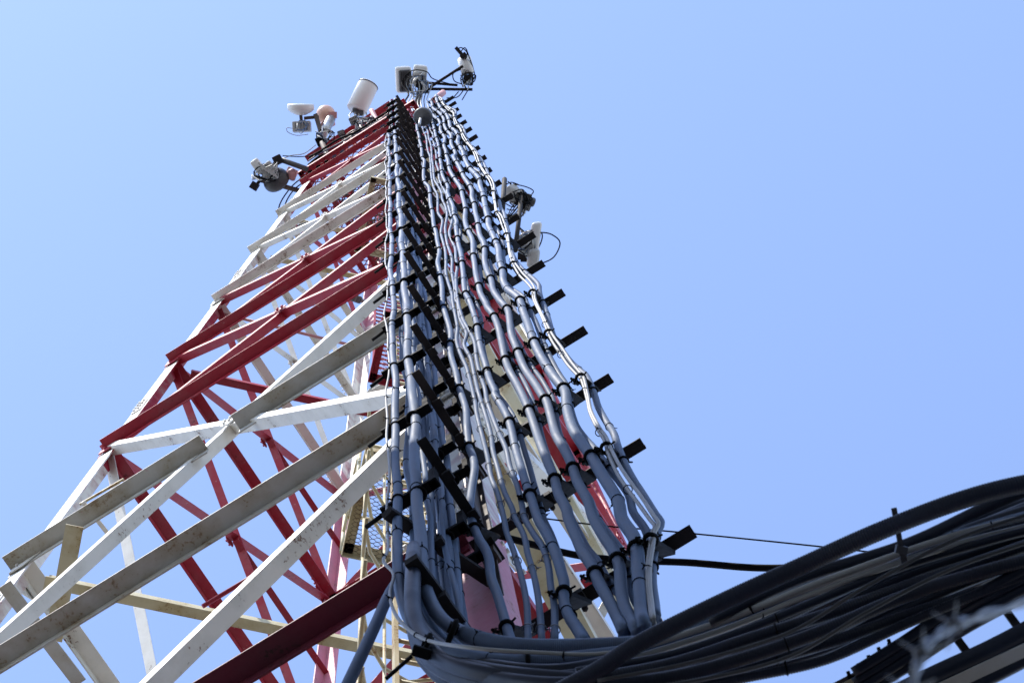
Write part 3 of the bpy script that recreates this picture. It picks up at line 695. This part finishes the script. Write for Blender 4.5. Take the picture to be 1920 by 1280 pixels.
for k, (y0, r_) in enumerate(((1208, .022), (1228, .020), (1262, .018))):
    cable([(1640, y0+110, 5.1), (1760, y0+52, 5.1), (1860, y0+6, 5.1), (1990, y0-62, 5.1)], r_, f'black cable in the bottom right corner, {ORD[k]} from the top of three', group='cables in the bottom right corner')
# ties holding the bundle
bm = B(); q = P(1690, 1030, 5.45); d_ = P(1676, 952, 5.45)-q
bar(bm, q, q+d_, .014, .006); box(bm, q, idir(.2, 1), idir(1, -.2), FX, .02, .03, .02); bar(bm, q, P(1698, 1062, 5.45), .016, .006)
tag(obj('cable_tie', bm, M['darkbox']), 'long zip tie with its tail standing up above the bundle', 'cable tie', 'straps round the bundle')
def bigstrap(c, t, R, r, label):
    bm = B(); ring(bm, c, t, R, r, 22, 6); a, b = frame(t); box(bm, c+b*R, a, b, t, .03, .03, .03)
    tag(obj('cable_strap', bm, M['strap']), label, 'cable strap', 'straps round the bundle')
bigstrap(P(800, 1208, 6.26), idir(1, -.35), .030, .009, 'black strap on the bend where the left cables leave the tray')
bigstrap(P(848, 1183, 6.48), idir(1, -.4), .032, .010, 'black hose clamp on the ribbed conduit just above the first bend')
bigstrap(P(990, 1240, 5.98), idir(1, .05), .030, .008, 'black strap on the ribbed conduit under the pink leg')
bm = B(); c_ = P(790, 1222, 6.2); box(bm, c_, idir(1, -.3), idir(.3, 1), FX, .055, .032, .03, .004); bar(bm, c_+idir(-1, -.4)*.03, c_+idir(-1, -.75)*.13, .010, .010)
tag(obj('strap_buckle', bm, M['strap']), 'black ratchet buckle with a short tail at the outer bend of the bundle', 'buckle')

# ------------------------------------------------------------------ cable bridge frame and near wire, lower right
t = thing('cable_bridge', P(1750, 1200, 5.2), 'rust stained cream steel cable bridge beneath the bundle, lower right corner', 'cable bridge')
for a_, b_, w, m in (((1570, 1300, 5.6), (1960, 1098, 5.6), .03, 'brown'), ((1580, 1300, 5.4), (1980, 1092, 5.4), .024, 'cream'), ((1770, 1302, 5.0), (2000, 1195, 5.0), .03, 'rusty')):
    bm = B(); p, q = P(*a_), P(*b_); angle(bm, p, q, idir(.4, .9), w, FX, w, .006); obj('rail', bm, M[m], t)
for k in range(3):
    bm = B(); p = P(1690+95*k, 1232-48*k, 5.5); q = P(1740+95*k, 1300-48*k, 5.2); bar(bm, p, q, .03, .02); obj('cross_bar', bm, M['dark'], t)
for k in range(5):
    bm = B(); c_ = P(1600+19*k, 1286-15*k, 5.45); ring(bm, c_, idir(.87, .5), .018, .006, 14, 6)
    tube(bm, [c_, c_+idir(-.35, .95)*.042], .005, 6); box(bm, c_+idir(-.3, .95)*.024, idir(1, 0), idir(0, 1), FX, .018, .011, .015)
    obj('clamp', bm, M['strap'], t)
sm = smooth([P(1580, 1310, 5.4), P(1640, 1265, 5.4), P(1700, 1225, 5.4), P(1790, 1165, 5.4), P(1850, 1110, 5.4), P(1960, 1040, 5.4)], 6)
bm = B(); tube(bm, sm, .011, 8); tag(obj('cable', bm, M['strap']), 'thin black cable lying along the cable bridge rail', 'cable')
t = thing('barbed_wire', P(1750, 1210, 1.5), 'out of focus barbed wire strand close to the lens in the lower right corner', 'barbed wire')
wp = smooth([P(1700, 1320, 1.35), P(1715, 1265, 1.38), P(1740, 1205, 1.42), P(1790, 1172, 1.46), P(1850, 1150, 1.5), P(1960, 1118, 1.56)], 8)
bm = B()
for s in (0, math.pi):
    tube(bm, [p+(RX*math.cos(i*.55+s)+UX*math.sin(i*.55+s))*.0022 for i, p in enumerate(wp)], .0016, 6)
obj('strand', bm, M['wire'], t)
for i in (4, 13, 24):
    p = wp[i]; bm = B()
    for a_ in (.4, 1.5, 2.6, 4.4):
        tube(bm, [p, p+(RX*math.cos(a_)+UX*math.sin(a_))*.018], [.0015, .0005], 5)
    ring(bm, p, (wp[i+1]-wp[i-1]), .0042, .0015, 10, 5); obj('barb', bm, M['wire'], t)

# ------------------------------------------------------------------ antennas and equipment
def wire_loop(bm, pts, r=.012): tube(bm, smooth([P(*q) for q in pts], 6), r, 6)
G_ANT = 'antennas mounted round the tower head'
ZT = 43.5
def sc(z): return z/F_PX*1.03                       # metres per picture pixel at that height
s = sc(ZT)
# white drum
c = P(669, 205, ZT); ax = idir(.36, .86, .40)
t = thing('drum_antenna', c, 'large plain white drum shaped microwave antenna tilted over the summit platform', 'antenna', G_ANT)
R = 19.2*s; L = 55*s
bm = B(); lathe(bm, c, ax, [(-.02, R*.15), (-.02, R*.9), (0, R), (L*.97, R), (L, R*1.0), (L+.01, R*.97), (L+.02, 0)], 40); obj('shroud', bm, M['radome'], t)
bm = B(); lathe(bm, c, ax, [(L*.955, R+.006), (L*.985, R+.006)], 40); obj('rim_band', bm, M['strap'], t)
bm = B(); lathe(bm, c-ax*.03, ax, [(-.05, .02), (-.05, .06), (0, .08)], 20); box(bm, c-ax*.10+RX*.1, RX, UX, FX, .14, .10, .12, .01); obj('mounting_bracket', bm, M['darkbox'], t)
bm = B()
for k in range(5): wire_loop(bm, [(662+6*k, 208, ZT), (655+9*k, 218+3*k, ZT-.3), (668+7*k, 232+2*k, ZT-.6), (690+5*k, 238+3*k, ZT-1)], .012)
obj('lead', bm, M['greybox'], t)
# curved mount arms
for px, lab in (((672, 228, 41.8), (684, 250, 41.2), (704, 263, 40.6)), 'pinkish curved steel mounting arm beneath the white drum'), (((697, 208, 42), (704, 222, 41.6), (712, 236, 41.0)), 'short pinkish mounting arm right of the white drum'):
    bm = B(); tube(bm, smooth([P(*q) for q in px], 6), .05, 10); tag(obj('mounting_arm', bm, M['pink']), lab, 'mounting arm')
# flat dish
c = P(564, 214, ZT); ax = idir(.0, .97, -.12); R = 24.5*s
t = thing('dish_antenna', c, 'small white microwave dish seen edge on, leftmost of the upper row', 'antenna', G_ANT)
bm = B(); lathe(bm, c, ax, [(-.02, .02), (-.02, R*.35), (.03, R*.75), (.08, R*.98), (.11, R), (.17, R), (.19, R*.97), (.2, 0)], 40); obj('dish', bm, M['radome'], t)
bm = B(); q = P(566, 238, ZT-.1); box(bm, q, idir(1, .05), idir(-.05, 1), FX, 33*s, 19*s, .25, .015)
for k in range(6): box(bm, q+idir(1, .05)*((k-2.5)*5*s)-FX*.14, idir(1, .05), idir(-.05, 1), FX, .02, 16*s, .05)
obj('radio_unit', bm, M['greybox'], t)
bm = B(); bar(bm, c-ax*.02, q, .06, .06); bar(bm, P(570, 222, ZT), P(598, 219, ZT), .06, .06); bar(bm, P(592, 216, ZT), P(606, 262, ZT-.6), .08, .08); obj('bracket', bm, M['brown'], t)
bm = B(); wire_loop(bm, [(548, 241, ZT), (538, 240, ZT), (540, 248, ZT), (556, 254, ZT), (578, 252, ZT)], .007); obj('lead', bm, M['greycable'], t)
# orange ball radome
c = P(611, 215, ZT+.3); R = 17.5*s
t = thing('dish_antenna', c, 'antenna under a round faded orange radome beside the white dish', 'antenna', G_ANT)
bm = B(); ax = idir(-.25, .75, -.3); lathe(bm, c, ax, [(R*math.sin(a), R*math.cos(a)) for a in [math.radians(-75+165*k/18) for k in range(19)]], 36); obj('radome', bm, M['orange'], t)
bm = B(); lathe(bm, c-ax*R*.8, ax, [(-.1, .05), (-.1, R*.6), (.05, R*.75)], 24); box(bm, P(624, 216, ZT), RX, UX, FX, .16, .12, .1); bar(bm, P(600, 240, ZT), P(610, 228, ZT), .09, .09); obj('mounting_bracket', bm, M['pink'], t)
# grey mast tube
t = thing('mast_pipe', P(604, 262, ZT-.6), 'galvanised mast pipe with black clamp leaning at the left end of the summit', 'mast pipe')
bm = B(); tube(bm, [P(602, 260, ZT-.5), P(621, 222, ZT)], 8.5*s, 18); obj('upper_tube', bm, M['galv'], t)
bm = B(); box(bm, P(602, 265, 41.8), idir(.9, .4), idir(-.4, .9), FX, 17*s, 15*s, .2, .01); obj('clamp', bm, M['strap'], t)
bm = B(); tube(bm, [P(604, 268, 41.6), P(616, 296, 41.0), P(626, 320, 39.6)], .05, 12); obj('lower_tube', bm, M['brown'], t)
# left cluster on two outriggers
z = 39.5; s2 = sc(z)
t = thing('outrigger', P(565, 340, z), 'pair of steel outrigger pipes reaching left from the tower head', 'outrigger')
bm = B(); tube(bm, [P(528, 300, z), P(578, 318, z)], 5*s2, 14); obj('pipe', bm, M['darkbox'], t)
bm = B(); tube(bm, [P(490, 338, z), P(562, 358, z)], 4.5*s2, 14); obj('pipe', bm, M['brown'], t)
bm = B(); box(bm, P(521, 300, z), idir(.8, .4), idir(-.4, .8), FX, 16*s2, 16*s2, .16, .01); box(bm, P(477, 349, z), idir(.8, -.5), idir(.5, .8), FX, 14*s2, 14*s2, .16, .01); tube(bm, [P(520, 300, z), P(478, 350, z)], .03, 10); obj('clamp', bm, M['dark'], t)
t = thing('radio_dish', P(513, 335, z), 'grey backed round dish with white radio box hung on the left outriggers', 'antenna', G_ANT)
c = P(515, 334, z); ax = idir(.35, -.5, .78); R = 25*s2
bm = B(); lathe(bm, c, ax, [(-.08, 0), (-.08, R*.55), (-.02, R*.9), (.05, R), (.09, R), (.1, 0)], 32); obj('dish', bm, M['darkbox'], t)
bm = B(); box(bm, P(484, 312, z-.2), idir(.8, .6), idir(-.6, .8), FX, 17*s2, 27*s2, .2, .03); obj('radio_unit', bm, M['radome'], t)
bm = B(); box(bm, P(502, 318, z-.25), idir(.8, .6), idir(-.6, .8), FX, 26*s2, 22*s2, .2, .02)
for k in range(6): box(bm, P(490+5*k, 312+3*k, z-.4), idir(.8, .6), idir(-.6, .8), FX, .03, 16*s2, .1)
obj('cooling_fins', bm, M['greybox'], t)
bm = B(); c2 = P(540, 328, z); lathe(bm, c2, idir(.8, .1, .5), [(0, 0), (0, 8*s2), (.08, 12*s2), (.1, 12*s2), (.1, 0)], 24); obj('feed_cover', bm, M['pink'], t)
bm = B()
for k in range(4): wire_loop(bm, [(472, 328+3*k, z), (488+4*k, 338-2*k, z-.3), (505+5*k, 322+4*k, z-.4), (520, 305+5*k, z-.3)], .011)
obj('lead', bm, M['greycable'], t)
def cord(pts, r, label, mat='strap', group='loose cables at the tower head'):
    bm = B(); tube(bm, smooth([P(*q) for q in pts], 8), r, 6); return tag(obj('cable', bm, M[mat]), label, 'cable', group)
cord([(522, 420, z), (524, 385, z), (545, 352, z), (570, 330, z)], .012, 'dark drop cable hanging below the left outriggers, outer of two')
cord([(530, 412, z), (536, 380, z), (552, 355, z), (575, 338, z)], .012, 'dark drop cable hanging below the left outriggers, inner of two')
cord([(525, 300, 41), (545, 292, 41.4), (570, 288, 41.8), (592, 272, 42.2)], .010, 'pale sagging lead between left outriggers and mast pipe', 'greycable')
cord([(530, 292, 41), (560, 294, 41.2), (585, 292, 41.6)], .009, 'dark taut lead between left outriggers and the red platform')
# coils of black cable along the platform edge
for k in range(8):
    o1, o2 = random.uniform(-9, 9), random.uniform(-9, 9)
    cord([(572+k, 332-k*5+o1*.3, 40.4), (600, 313-k*4+o2*.5, 40.4), (632, 299-k*4.5+o1*.7, 40.4), (665, 279-k*4+o2, 40.4), (700, 255-k*3.5+o1*.6, 40.4), (735, 233-k*4+o2*.5, 40.4)], random.choice([.014, .020, .026]), f'black feeder cable draped along the red summit edge, {ORD[k]} from the bottom', random.choice(['strap', 'strap', 'cable', 'cable2']), 'feeder cables along the summit edge')
for k in range(4):
    cord([(640+4*k, 262+3*k, 41.2), (660, 246+4*k, 41.2), (690, 236+3*k, 41.2), (715, 222+5*k, 41.2), (740, 214+4*k, 41.2)], .014, f'thin pale lead bunched near the drum antenna, {ORD[k]} from the top', 'greycable', 'pale leads near the drum antenna')
# top head-frame
z = 45.0; s3 = sc(z)
t = thing('head_frame', P(783, 200, z), 'dark steel pole and boom frame standing on the highest corner', 'antenna mount')
bm = B(); tube(bm, [P(779, 212, z-1.5), P(788, 168, z)], 5*s3, 14); obj('pole', bm, M['brown'], t)
for a_, b_, w in (((798, 167, z), (886, 168, z), .055), ((796, 155, z+.2), (858, 160, z+.2), .05), ((806, 164, z-.2), (868, 124, z-.2), .055)):
    bm = B(); bar(bm, P(*a_), P(*b_), w, w); obj('boom', bm, M['dark'], t)
bm = B(); box(bm, P(795, 166, z), RX, UX, FX, 17*s3, 17*s3, .25, .02); lathe(bm, P(786, 156, z), idir(.5, .8, 0), [(-.1, .07), (-.02, .12), (.05, .12), (.12, .06)], 16); obj('clamp', bm, M['dark'], t)
t = thing('panel_radio', P(756, 150, z), 'upright white rimmed dark radio box at the left of the summit group', 'radio unit', 'radio boxes on the summit')
bm = B(); box(bm, P(757, 150, z+.2), idir(1, .05), idir(-.05, 1), FX, 30*s3, 48*s3, .25, .06); obj('housing', bm, M['radome'], t)
bm = B(); box(bm, P(760, 152, z+.02), idir(1, .05), idir(-.05, 1), FX, 23*s3, 40*s3, .12, .03)
for k in range(6): box(bm, P(752+3.2*k, 152, z-.08), idir(1, .05), idir(-.05, 1), FX, .012, 34*s3, .08)
obj('heat_sink', bm, M['darkbox'], t)
t = thing('panel_radio', P(788, 140, z), 'rounded white radio box behind the pole of the summit frame', 'radio unit', 'radio boxes on the summit')
bm = B(); box(bm, P(788, 138, z+.2), idir(1, -.1), idir(.1, 1), FX, 26*s3, 30*s3, .25, .06); obj('housing', bm, M['radome'], t)
bm = B(); box(bm, P(786, 147, z-.02), idir(1, -.1), idir(.1, 1), FX, 26*s3, 24*s3, .12, .02); lathe(bm, P(781, 140, z-.1), -FX, [(0, .07), (.06, .06), (.06, 0)], 16); lathe(bm, P(794, 141, z-.1), -FX, [(0, .05), (.05, .05), (.05, 0)], 16); obj('connector_plate', bm, M['greybox'], t)
t = thing('cylinder_radio', P(873, 125, z), 'small white canister radio at the end of the summit boom', 'radio unit', 'radio boxes on the summit')
c = P(877, 137, z); ax = idir(-.22, .95, .3)
bm = B(); lathe(bm, c, ax, [(-.02, 0), (-.02, 10*s3), (0, 12*s3), (29*s3, 13*s3), (30*s3, 11*s3), (30*s3, 0)], 28); obj('canister', bm, M['radome'], t)
bm = B(); lathe(bm, c-ax*.1, ax, [(-.06, .03), (-.06, 8*s3), (.07, 9*s3)], 20); box(bm, P(878, 152, z), RX, UX, FX, 18*s3, 14*s3, .2, .02); obj('bracket', bm, M['dark'], t)
bm = B(); box(bm, P(862, 98, z), idir(.6, -.7), idir(.7, .6), FX, 22*s3, 6*s3, .1); box(bm, P(869, 105, z), idir(.6, -.7), idir(.7, .6), FX, 8*s3, 12*s3, .12); obj('top_clamp', bm, M['dark'], t)
bm = B()
for pts in ([(862, 100, z), (872, 90, z), (880, 108, z), (887, 128, z), (890, 145, z), (882, 155, z)], [(857, 92, z), (866, 90, z), (876, 100, z), (872, 112, z)], [(866, 130, z), (850, 138, z), (852, 152, z), (866, 158, z)], [(884, 140, z), (892, 142, z), (888, 154, z), (876, 150, z)], [(880, 165, z), (868, 185, z), (866, 188, z)], [(860, 172, z), (846, 186, z), (826, 190, z-1)], [(872, 165, z), (858, 182, z), (838, 184, z-1)]):
    wire_loop(bm, pts, .011)
obj('lead', bm, M['strap'], t)
# tangle of leads below the summit boxes
for k in range(8):
    x0 = 762+k*5; cord([(x0, 140+2*k, z), (x0-8+3*k, 158, z-.2), (x0+4, 176+k, z-.6), (x0-3+k, 192, z-1.2), (x0+6, 206+k, z-2), (x0+8, 226, z-4)], random.choice([.010, .014, .018]), f'lead dangling from the summit boxes, {ORD[k]} from the left', random.choice(['strap', 'greycable', 'greybox']), 'leads below the summit boxes')
cord([(757, 165, z), (760, 145, z-.1), (775, 132, z-.1), (800, 135, z-.1), (812, 148, z-.1), (845, 158, z)], .011, 'long dark lead looping over the summit radio boxes')
# round back plate
c = P(792, 220, 31.0); s4 = sc(31); ax = idir(-.15, -.25, -.95)
t = thing('dish_antenna', c, 'dark grey round dish seen from behind in front of the upper right tray', 'antenna', G_ANT)
R = 17.5*s4
bm = B(); lathe(bm, c, ax, [(-.08, 0), (-.08, R*.98), (-.02, R), (0, R*.96), (.02, R*.8), (.025, R*.62), (.04, R*.55), (.04, R*.2), (.07, R*.16), (.07, 0)], 40); obj('dish', bm, M['darkbox'], t)
bm = B(); tube(bm, [c+ax*.14, P(786, 236, 30.6)], .02, 10); tube(bm, [c-ax*.1, P(800, 226, 33)], .03, 10); obj('strut', bm, M['galv'], t)
# stub post at top of tray
bm = B(); tube(bm, [P(812, 190, 41), P(831, 174, 41.5)], .06, 12); tag(obj('stub_post', bm, M['pink']), 'short faded stub pipe poking out at the top of the right tray', 'pipe')
# right hand clusters, on posts fixed behind the right tray
z = 36.0; s5 = sc(z)
t = thing('side_mount', P(942, 400, z), 'thin dark upright post behind the right tray carrying the upper side radio', 'antenna mount')
bm = B(); tube(bm, [P(946, 336, z), P(941, 412, z-1.5)], .042, 10); obj('post', bm, M['dark'], t)
bm = B(); bar(bm, P(944, 365, z), P(984, 372, z), .05, .05); bar(bm, P(941, 402, z), P(966, 408, z), .05, .05); obj('arm', bm, M['dark'], t)
t = thing('side_mount', P(968, 440, z), 'longer dark slanting post carrying both right-hand radios', 'antenna mount')
bm = B(); tube(bm, [P(979, 358, z), P(966, 470, z-2)], .038, 10); obj('post', bm, M['dark'], t)
bm = B(); bar(bm, P(958, 452, z), P(1000, 448, z), .05, .05); box(bm, P(978, 480, z), RX, UX, FX, .13, .12, .12); obj('arm', bm, M['dark'], t)
t = thing('side_radio', P(975, 365, z), 'small white capped radio cluster on the upper right post', 'radio unit', 'radios right of the tower')
bm = B(); lathe(bm, P(962, 364, z), idir(-.6, .6, .4), [(-.12, .03), (-.12, .12), (.08, .15), (.11, .12), (.12, 0)], 20); obj('feed_head', bm, M['greybox'], t)
bm = B(); box(bm, P(980, 370, z), idir(1, -.25), idir(.25, 1), FX, 32*s5, 17*s5, .2, .02); box(bm, P(972, 380, z), idir(1, -.5), idir(.5, 1), FX, 22*s5, 10*s5, .15, .01); obj('housing', bm, M['darkbox'], t)
bm = B(); lathe(bm, P(995, 378, z), idir(.9, -.3, .3), [(-.08, 0), (-.08, 8*s5), (.04, 9*s5), (.06, 8*s5), (.06, 0)], 20); obj('end_cap', bm, M['darkbox'], t)
bm = B()
for pts in ([(962, 345, z), (985, 350, z), (1000, 358, z), (994, 368, z)], [(950, 350, z), (966, 358, z), (988, 362, z)], [(948, 382, z), (962, 388, z), (972, 380, z)], [(950, 392, z), (964, 394, z), (976, 384, z)], [(946, 348, z), (958, 342, z), (972, 346, z)]): wire_loop(bm, pts, .009)
obj('lead', bm, M['strap'], t)
t = thing('panel_antenna', P(1000, 460, z), 'white oblong panel antenna at the far right with a looping cable', 'antenna', 'radios right of the tower')
bm = B(); box(bm, P(1003, 447, z), idir(.98, .1), idir(.13, 1, .1), FX, 20*s5, 62*s5, .12, .055); obj('panel', bm, M['radome'], t)
bm = B(); box(bm, P(1000, 484, z-.3), idir(.98, .1), idir(.1, 1, .2), FX, 23*s5, 36*s5, .16, .07); obj('rear_panel', bm, M['greybox'], t)
bm = B(); box(bm, P(980, 452, z), idir(.9, .3), idir(-.3, .9), FX, 16*s5, 16*s5, .18, .02); box(bm, P(982, 486, z), RX, UX, FX, 12*s5, 10*s5, .1); bar(bm, P(985, 460, z), P(1000, 470, z), .05, .05); bar(bm, P(985, 440, z), P(1002, 436, z), .05, .05); obj('bracket', bm, M['dark'], t)
bm = B()
for pts, in (([(995, 440, z), (1015, 436, z), (1035, 440, z), (1050, 455, z), (1040, 480, z), (1020, 492, z), (996, 495, z)],), ([(985, 434, z), (1000, 432, z), (1016, 438, z), (1014, 455, z), (1004, 470, z), (984, 476, z)],), ([(976, 440, z), (986, 446, z), (996, 452, z), (990, 464, z)],)):
    wire_loop(bm, pts, .011)
obj('lead', bm, M['strap'], t)

# more small equipment on the head
def small_box(px, py, z, w, h, ang, mat, label):
    k = sc(z); a = math.radians(ang); u, v = idir(math.cos(a), math.sin(a)), idir(-math.sin(a), math.cos(a))
    t = thing('radio_box', P(px, py, z), label, 'radio unit', 'small radio boxes on the tower head')
    bm = B(); box(bm, P(px, py, z), u, v, FX, w*k, h*k, .18, .02); obj('housing', bm, M[mat], t)
    bm = B()
    for i in range(5): box(bm, P(px, py, z)+u*((i-2)*w*k*.17)-FX*.1, u, v, FX, w*k*.05, h*k*.8, .05)
    box(bm, P(px, py, z)-FX*.095, u, v, FX, w*k*.8, h*k*.12, .03); obj('cooling_fins', bm, M['greybox'], t)
    bm = B(); lathe(bm, P(px, py, z)-v*h*k*.5, -v, [(0, .03), (.06, .03), (.06, .018), (.10, .018)], 10); obj('connector', bm, M['galv'], t)
small_box(664, 226, 41.4, 17, 14, 25, 'darkbox', 'small dark finned box hanging under the white drum')
small_box(640, 250, 41.2, 13, 10, 20, 'dark', 'small black box at the red summit edge left of the drum')
small_box(735, 206, 42.5, 10, 9, 30, 'greybox', 'small grey box beside the top of the left tray')
small_box(548, 322, 40.5, 20, 12, -25, 'pink', 'faded pink box lying on the left outrigger')
small_box(570, 425, 34.0, 22, 14, 20, 'darkbox', 'dark radio box seen through the lattice below the summit')
small_box(668, 560, 27.0, 14, 20, 70, 'darkbox', 'dark box with leads inside the tower by the red ladder')
small_box(588, 542, 28.0, 9, 9, 0, 'greybox', 'little grey round cornered unit hanging inside the lattice')
for k in range(5):
    cord([(555+4*k, 432-2*k, 34), (566+3*k, 418+3*k, 34.3), (580+3*k, 428-k, 34.2), (592+2*k, 420, 34.4)], .010, f'pale lead at the dark box behind the lattice, {ORD[k]} from the left', random.choice(['greycable', 'strap']), 'leads inside the lattice')
for k in range(6):
    cord([(578+5*k, 318-2*k, 41), (590+6*k, 306-3*k, 41.6), (604+9*k, 300-6*k, 42), (622+14*k, 286-7*k, 42.2)], random.choice([.010, .015]), f'short jumper lead between mast pipe and drum, {ORD[k]} from the left', random.choice(['greycable', 'strap', 'strap']), 'jumper leads on the summit edge')
for a_, b_, m in (((583, 300, 42.3), (640, 262, 42.6), 'rail'), ((640, 262, 42.6), (742, 196, 43), 'rail')):
    pass
t = thing('guard_rail', P(600, 262, 43.4), 'red painted tubular guard rail round the summit', 'railing')
zg = 41.2
cs = [J('L', zg), J('N', zg), J('R', zg), J('F', zg)]
for i in range(4):
    a_, b_ = cs[i], cs[(i+1) % 4]
    for h in (.55, 1.1):
        bm = B(); tube(bm, [a_+Z*(h-1.6)+Z*.5, b_+Z*(h-1.6)+Z*.5], .022, 8); obj('rail', bm, M['red'], t)
    for f in (0, .33, .66):
        bm = B(); q = a_.lerp(b_, f); tube(bm, [q-Z*1.6, q], .022, 8); obj('post', bm, M['red'], t)

for k in range(7):
    cord([(952+4*k, 340+5*k, 36), (965+5*k, 352+4*k, 36), (975+2*k, 372+k, 35.8), (960+3*k, 388+3*k, 35.8), (950+k, 410, 35.5)], random.choice([.009, .013]), f'loose lead at the upper right-hand radio, {ORD[k]} from the left', random.choice(['strap', 'strap', 'greycable']), 'leads at the right-hand radios')
for k in range(6):
    cord([(972+2*k, 425+4*k, 36), (984+3*k, 436+3*k, 36), (996+k, 450+2*k, 35.8), (984+2*k, 466+3*k, 35.8), (968+k, 470, 35.5)], random.choice([.009, .013]), f'loose lead behind the far right panel antenna, {ORD[k]} from the left', random.choice(['strap', 'greycable', 'greybox']), 'leads at the right-hand radios')
small_box(986, 388, 36, 18, 12, -20, 'darkbox', 'small dark finned box below the upper right-hand radio')
small_box(984, 466, 36, 15, 13, 10, 'greybox', 'small pale box behind the far right panel antenna')

tb = thing('summit_beam', P(579, 302, 42.2), 'red painted outer beams along the front of the summit platform', 'steel beam')
for a_, b_, w_ in (((577, 303, 42.2), (742, 195, 42.2), .12), ((596, 306, 41.3), (738, 226, 41.3), .08), ((612, 296, 41.8), (735, 216, 41.8), .06)):
    bm = B(); p, q = P(*a_), P(*b_); angle(bm, p, q, -Z, w_*.7, -Y, w_, .008); obj('beam', bm, M['red'], tb)
for px, py, qx, qy in ((640, 300, 648, 262), (700, 268, 704, 226), (604, 318, 606, 290)):
    bm = B(); bar(bm, P(px, py, 40.2), P(qx, qy, 42.2), .06, .02); obj('strut', bm, M['pink'], tb)

def tangle(cx, cy, z, rx, ry, n, label, group):
    for k in range(n):
        a0 = random.uniform(0, 6.28); pts = []
        for j in range(6):
            a = a0+j*random.uniform(.7, 1.3); q = random.uniform(.35, 1)
            pts.append((cx+rx*q*math.cos(a), cy+ry*q*math.sin(a), z+random.uniform(-.3, .3)))
        cord(pts, random.choice([.007, .010, .013]), label, random.choice(['strap', 'strap', 'greycable', 'greybox', 'cable']), group)
tangle(500, 325, 39.3, 26, 20, 9, 'loose lead looped round the boxes on the left outriggers', 'leads on the left outriggers')
tangle(566, 238, 43.2, 18, 14, 4, 'loose lead looped at the radio under the white dish', 'leads under the white dish')
tangle(610, 252, 41.3, 20, 18, 6, 'loose lead looped round the mast pipe head', 'leads round the mast pipe')
tangle(688, 236, 41.0, 26, 20, 14, 'loose lead looped under the white drum', 'leads under the white drum')
tangle(782, 160, 44.6, 22, 26, 9, 'loose lead looped round the summit radio boxes', 'leads round the summit boxes')
tangle(874, 150, 44.8, 15, 20, 6, 'loose lead looped at the end of the summit boom', 'leads at the boom end')
tangle(975, 372, 35.8, 24, 18, 6, 'loose lead looped round the upper right-hand radio', 'leads round the upper right radio')
tangle(985, 455, 35.8, 22, 24, 6, 'loose lead looped round the far right panel antenna', 'leads round the far right panel')
tangle(588, 430, 33.8, 22, 12, 5, 'loose lead bunched behind the white braces below the summit', 'leads behind the upper braces')
for k, (y0, r_) in enumerate(((1218, .015), (1200, .011), (1182, .014), (1236, .012))):
    cable([(1600, y0+78, 5.35), (1690, y0+22, 5.35), (1780, y0-38, 5.35), (1860, y0-84, 5.3), (1990, y0-150, 5.3)], r_, f"black cable lying on the bridge rail at the lower right, {['third', 'second', 'first', 'fourth'][k]} from the top", group='cables along the bridge rail')

c = P(984, 452, 36.4); t = thing('dish_antenna', c, 'small pale round dish tilted behind the far right panel antenna', 'antenna', G_ANT)
ax = idir(.75, .25, -.45); k_ = sc(36)
bm = B(); lathe(bm, c, ax, [(-.12, .02), (-.12, 6*k_), (-.03, 14*k_), (.03, 17*k_), (.07, 17*k_), (.08, 15*k_), (.03, 8*k_), (.02, 0)], 28); obj('dish', bm, M['greybox'], t)
bm = B(); lathe(bm, c-ax*.12, -ax, [(0, .06), (.12, .06), (.12, .03), (.2, .03)], 14); obj('feed', bm, M['darkbox'], t)
